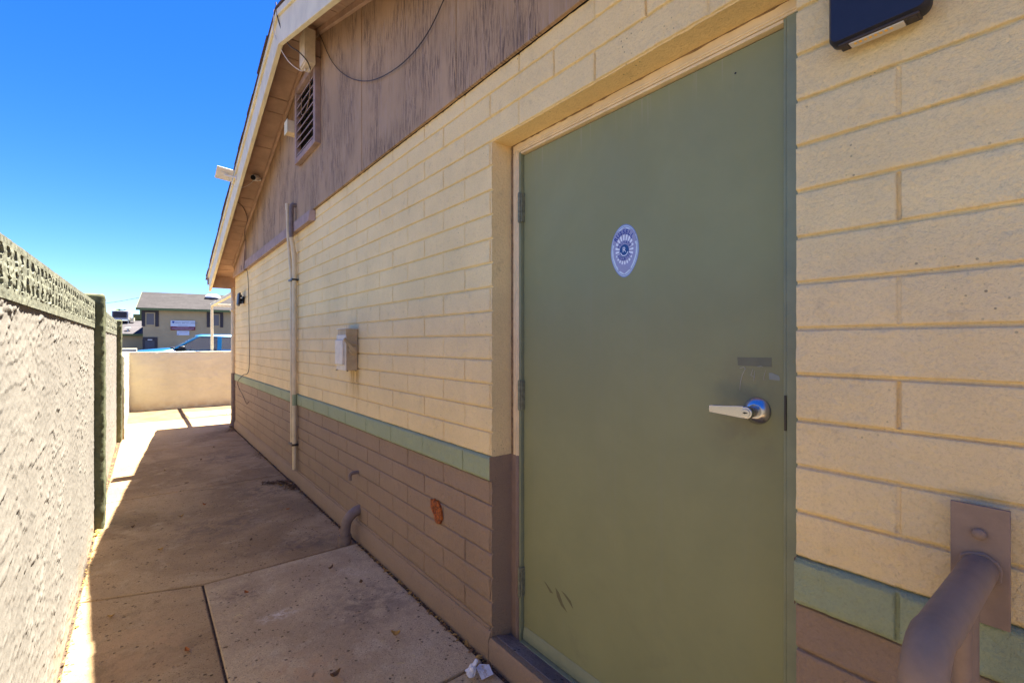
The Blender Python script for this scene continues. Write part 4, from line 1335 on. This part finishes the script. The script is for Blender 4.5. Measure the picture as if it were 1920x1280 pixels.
# ------------------------------------------------------------------ pickup truck
def truck():
    Y0 = 21.5; Wd = 1.76
    t = thing("pickup_truck", (2.6, Y0+Wd/2, 0), "metallic blue extended cab pickup truck parked behind the low end wall", "truck")
    n = NT("metallic_blue_paint")
    m_p = n.done((.008, .10, .20), .28, None, .35, .5); n.b.inputs['Coat Weight'].default_value = .6
    m_gl = glassy("truck_glass", (.42, .40, .36), .02, .9); m_int = simple("dark_interior", (.02, .018, .017), .8)
    m_ty = simple("tyre_rubber", (.015, .015, .015), .85); m_rim = simple("steel_rim", (.45, .45, .46), .35, .8)
    def loft(secs):
        """secs: list of (x, [(y, z)...])"""
        vs = []; fs = []; k = len(secs[0][1])
        for x, pr in secs: vs += [(x, y, z) for y, z in pr]
        for i in range(len(secs)-1):
            for j in range(k): fs.append((i*k+j, i*k+(j+1) % k, (i+1)*k+(j+1) % k, (i+1)*k+j))
        fs.append(tuple(range(k))[::-1]); fs.append(tuple((len(secs)-1)*k+j for j in range(k)))
        return vs, fs
    def sec(top, crown, bot, ins=0.0):
        y0, y1 = Y0+ins, Y0+Wd-ins
        return [(y0+.04, bot), (y0, bot+.10), (y0-.0, bot+.42), (y0+.02, top-.10), (y0+.10, top-.02), (y0+.35, top+crown*.7), (Y0+Wd/2, top+crown),
                (y1-.35, top+crown*.7), (y1-.10, top-.02), (y1-.02, top-.10), (y1, bot+.42), (y1, bot+.10), (y1-.04, bot)]
    vs, fs = loft([(-.52, sec(.80, .0, .42, .10)), (-.44, sec(.98, .02, .36, .05)), (-.25, sec(1.06, .03, .34, .01)), (.10, sec(1.10, .04, .34)), (.60, sec(1.145, .045, .34)), (.92, sec(1.17, .04, .34)), (1.02, sec(1.12, .0, .34)), (3.40, sec(1.12, .0, .34))])
    MB().add(vs, fs).build("body", m_p, t, bevel=.012, angle=40)
    vs, fs = loft([(3.42, sec(1.10, 0, .36)), (5.30, sec(1.12, 0, .40)), (5.36, sec(1.08, 0, .44, .04))])
    MB().add(vs, fs).build("cargo_bed", m_p, t, bevel=.012)
    # cab frame: pillars and roof
    yn, yf = Y0+.06, Y0+Wd-.06
    tin = .14
    pil = [((.98, 1.17), (1.74, 1.645)), ((2.40, 1.12), (2.43, 1.645)), ((3.30, 1.12), (3.20, 1.645))]
    mb = MB()
    for side in (0, 1):
        yb_, yt_ = (yn, yn+tin) if side == 0 else (yf, yf-tin)
        s = 1 if side == 0 else -1
        for (xb, zb), (xt, zt) in pil:
            w = .055 if xb < 1.5 else .075
            MB().hexa([(xb-w, yb_, zb), (xb+w, yb_, zb), (xb+w, yb_+s*.06, zb), (xb-w, yb_+s*.06, zb), (xt-w, yt_, zt), (xt+w, yt_, zt), (xt+w, yt_+s*.06, zt), (xt-w, yt_+s*.06, zt)]).build("pillar", m_p, t, bevel=.01)
    vs, fs = loft([(1.66, [(yn+tin-.01, 1.625), (yn+tin+.06, 1.665), (Y0+Wd/2, 1.69), (yf-tin-.06, 1.665), (yf-tin+.01, 1.625)]),
                   (1.85, [(yn+tin-.015, 1.635), (yn+tin+.06, 1.71), (Y0+Wd/2, 1.735), (yf-tin-.06, 1.71), (yf-tin+.015, 1.635)]),
                   (3.05, [(yn+tin-.015, 1.635), (yn+tin+.06, 1.715), (Y0+Wd/2, 1.74), (yf-tin-.06, 1.715), (yf-tin+.015, 1.635)]),
                   (3.28, [(yn+tin-.01, 1.62), (yn+tin+.06, 1.67), (Y0+Wd/2, 1.69), (yf-tin-.06, 1.67), (yf-tin+.01, 1.62)])])
    MB().add(vs, fs).build("roof", m_p, t, bevel=.015, angle=50)
    def pane(name, p, m=m_gl):
        a = Vector(p[1])-Vector(p[0]); b = Vector(p[3])-Vector(p[0]); w = a.cross(b).normalized()*.004
        MB().hexa([Vector(q) for q in p]+[Vector(q)+w for q in p]).build(name, m, t)
    yw, yt = yn+.012, yn+tin+.004
    pane("side_window", [(1.06, yw, 1.15), (2.33, yw, 1.13), (2.35, yt, 1.63), (1.76, yt, 1.63)])
    pane("side_window", [(2.49, yw, 1.13), (3.22, yw, 1.13), (3.13, yt, 1.63), (2.51, yt, 1.63)])
    yw, yt = yf-.012, yf-tin-.004
    pane("side_window", [(1.06, yw, 1.15), (2.33, yw, 1.13), (2.35, yt, 1.63), (1.76, yt, 1.63)])
    pane("windshield", [(.96, yn+.07, 1.18), (.96, yf-.07, 1.18), (1.70, yf-tin-.06, 1.65), (1.70, yn+tin+.06, 1.65)])
    pane("rear_window", [(3.30, yn+.07, 1.13), (3.30, yf-.07, 1.13), (3.21, yf-tin-.06, 1.62), (3.21, yn+tin+.06, 1.62)])
    # interior
    mb = MB(); mb.box(1.02, 1.36, yn+.06, yf-.06, 1.121, 1.20); mb.build("dashboard", m_int, t, bevel=.03)
    for y in (Y0+.42, Y0+1.30):
        MB().hexa([(2.20,y-.24,1.121),(2.34,y-.24,1.121),(2.34,y+.24,1.121),(2.20,y+.24,1.121),(2.32,y-.20,1.36),(2.42,y-.20,1.36),(2.42,y+.20,1.36),(2.32,y+.20,1.36)]).build("seat", m_int, t, bevel=.03)
        MB().box(2.35, 2.44, y-.12, y+.12, 1.38, 1.55).build("headrest", m_int, t, bevel=.03)
    mb = MB(); pts = []
    for k in range(25):
        a = 2*math.pi*k/24; pts.append((1.50+.07*math.sin(a), Y0+.42+.17*math.cos(a), 1.16+.15*math.sin(a)))
    mb.tube(pts, .014, 6); mb.build("steering_wheel", m_int, t)
    MB().box(1.10, 1.30, Y0-.13, Y0+.03, 1.13, 1.27).build("side_mirror", m_black, t, bevel=.03)
    mb = MB(); mb.tube([(.86, Y0+.2, 1.215), (1.0, Y0+.75, 1.23)], .012, 6); mb.tube([(.86, Y0+.9, 1.22), (1.0, Y0+1.45, 1.23)], .012, 6)
    mb.build("wiper", m_black, t)
    MB().box(.86, .985, Y0+.12, Y0+Wd-.12, 1.19, 1.215).build("cowl", m_black, t, bevel=.008)
    # antenna-side details: bumpers, lamps, wheels
    MB().box(-.62, -.50, Y0+.06, Y0+Wd-.06, .42, .62).build("bumper", m_rim, t, bevel=.03)
    MB().box(5.36, 5.46, Y0+.06, Y0+Wd-.06, .45, .62).build("bumper", m_rim, t, bevel=.03)
    for y in (Y0+.12, Y0+Wd-.42):
        MB().box(-.53, -.45, y, y+.30, .72, .90).build("headlight", m_lens, t, bevel=.02)
    for x in (.30, 4.35):
        for y in (Y0-.01, Y0+Wd-.22):
            w = MB(); w.lathe([(.22, 0), (.34, .01), (.365, .05), (.365, .18), (.34, .22), (.22, .23)], (x, y, .345), (0, 1, 0), 26)
            wo = w.build("wheel", m_ty, t)
            r_ = MB(); r_.lathe([(.05, .0), (.20, .015), (.215, .04), (.215, .20), (.05, .225)], (x, y, .345), (0, 1, 0), 22)
            ro = r_.build("rim", m_rim, None); ro.parent = wo
    MB().box(2.42, 2.435, Y0-.003, Y0+.02, .45, 1.11).build("door_seam", m_black, t)
    MB().box(2.30, 2.42, Y0-.025, Y0+.0, .98, 1.02).build("door_handle", m_black, t, bevel=.008)
truck()

# ------------------------------------------------------------------ litter
def leaf(x, y, z, s, m, rz, curl, label, group):
    mb = MB()
    n = 6; vs = []; fs = []
    for i in range(n+1):
        t = i/n; w = s*.34*math.sin(math.pi*min(1, t*.93+.05))
        zc = curl*s*(t-.5)**2*1.6
        vs += [(s*(t-.5), -w, zc+curl*s*.25), (s*(t-.5), 0, zc), (s*(t-.5), w, zc+curl*s*.20)]
    for i in range(n):
        fs += [(3*i, 3*i+3, 3*i+4, 3*i+1), (3*i+1, 3*i+4, 3*i+5, 3*i+2)]
    mb.add(vs, fs)
    o = mb.build("dry_leaf", m)
    o.location = (x, y, z); o.rotation_euler = (random.uniform(-.2, .2), random.uniform(-.2, .2), rz)
    return tag(o, label, "leaf", group)
LW = [(.16,2.55,.03,0),(.10,3.9,.03,1),(.25,4.55,.035,1),(.42,4.75,.03,0),(-.05,4.5,.028,2),(.35,5.6,.035,2),(.2,6.3,.03,1),(.55,6.6,.03,2),(.95,4.2,.03,0),(.6,3.7,.025,2),(-.12,3.1,.03,1),(.75,7.3,.03,2)]
for x, y, s, k in LW:
    leaf(x, y, .006, s, m_leaf[k], random.uniform(0, 6), random.uniform(.5, 1.2), "small dry leaf lying in the open on the shaded walkway", "loose leaves on the walkway")
for x, y, s, k in [(.98,2.62,.035,2),(.93,2.05,.04,1),(.62,1.95,.045,2),(.45,2.9,.03,0),(.9,2.9,.035,2)]:
    leaf(x, y, .022, s, m_leaf[k], random.uniform(0, 6), random.uniform(.5, 1.2), "small dry leaf lying on the pale concrete pad", "loose leaves on the pad")
def litter(name, spots, label):
    mb = MB(); rng = random.Random(14)
    for (x0, y0, x1, y1, n, sp, smax) in spots:
        for k in range(n):
            t = rng.random(); x = x0+(x1-x0)*t+rng.gauss(0, sp); y = y0+(y1-y0)*t+rng.gauss(0, sp)
            x = min(x, 1.178) if x > 0 else max(x, -.262)
            s = rng.uniform(.25, 1)*smax; a = rng.uniform(0, 6.28)
            z = rng.uniform(.004, .012)-(.012 if x > 1.165 else 0)
            ca, sa = math.cos(a)*s, math.sin(a)*s
            tz = rng.uniform(0, .5)*s
            w = rng.uniform(.3, .6)
            mb.add([(x-ca, y-sa, z), (x-sa*w, y+ca*w, z+tz), (x+ca, y+sa, z+tz*.6), (x+sa*w, y-ca*w, z)], [(0,1,2,3)])
    return mb
def stuff(mb, name, m, label):
    return tag(mb.build(name, m, smooth=False), label, "litter", None, 'stuff')
stuff(litter("a", [(1.170,1.5,1.170,3.2,300,.010,.014),(1.165,3.3,1.165,5.2,320,.014,.014),(1.16,4.75,1.10,5.10,500,.035,.018),(1.05,5.08,.95,5.12,160,.03,.015),(1.15,6.2,1.15,6.6,200,.03,.013),(1.172,5,1.172,8.7,300,.012,.012),(1.08,8.4,1.15,8.75,160,.04,.014)], ""), "leaf_litter", m_leaf[2], "dark leaf litter gathered along the foot of the block wall")
stuff(litter("b", [(-.255,1.6,-.255,8.4,420,.008,.012),(1.168,1.6,1.168,3.2,130,.012,.018),(1.165,3.3,1.165,8.6,130,.012,.016),(1.1,5.0,1.15,4.9,70,.04,.016),(-.25,4.4,-.25,4.6,30,.012,.018),(1.08,8.5,1.15,8.8,60,.04,.018)], ""), "leaf_litter", m_leaf[1], "orange dry leaf bits along the foot of the stucco wall")
stuff(litter("c", [(.3,1.7,1.1,3.2,70,.2,.006),(.0,2.0,.1,8,90,.2,.006),(.7,3.4,.8,9,110,.25,.006)], ""), "grit", m_leaf[2], "small dark bits of grit scattered over the walkway")
# twigs / straw on the pad
mb = MB()
for x, y, a, L in ((.86,2.05,.4,.03),(.88,1.85,2.2,.035),(.93,1.86,1.2,.02),(.42,2.75,.9,.05),(.40,2.68,2.4,.04)):
    mb.tube([(x, y, .018), (x+math.cos(a)*L*.5, y+math.sin(a)*L*.5, .021), (x+math.cos(a+.3)*L, y+math.sin(a+.3)*L, .018)], .0012, 5)
tag(mb.build("straw_bits", m_leaf[3]), "thin straw bits lying on the concrete pad", "litter", None, 'stuff')
# crumpled paper by the pad joint
def paper():
    bm = bmesh.new(); bmesh.ops.create_icosphere(bm, subdivisions=4, radius=1)
    rng = random.Random(21)
    planes = [(Vector((rng.gauss(0,1), rng.gauss(0,1), rng.gauss(0,1))).normalized(), rng.uniform(.35, .9)) for _ in range(26)]
    for v in bm.verts:
        p = v.co.copy()
        for nrm, d in planes:
            k = p.dot(nrm)-d
            if k > 0: p -= nrm*k*1.15
        k = 1+.28*math.sin(p.x*9+p.y*5)*math.sin(p.z*8-p.y*7)
        v.co = Vector((p.x*.046*k, p.y*.040*k, max(-.0, (p.z*k+.6)*.040)))
    me = bpy.data.meshes.new("crumpled_paper"); bm.to_mesh(me); bm.free(); me.materials.append(m_paper)
    t = thing("crumpled_paper", (1.06, 1.61, .016), "crumpled dirty white paper wad beside the wall at the pad joint", "paper")
    o = bpy.data.objects.new("paper_wad", me); COL.objects.link(o); o.parent = t
    me2 = bpy.data.meshes.new("paper_flap")
    me2.from_pydata([(.02,-.045,.004),(.075,-.050,.006),(.085,-.005,.018),(.06,.03,.012),(.03,.01,.02),(.05,-.02,.014)], [], [(0,1,5),(1,2,5),(2,3,5),(3,4,5),(4,0,5)])
    me2.materials.append(m_paper)
    o = bpy.data.objects.new("paper_flap", me2); COL.objects.link(o); o.parent = t
paper()
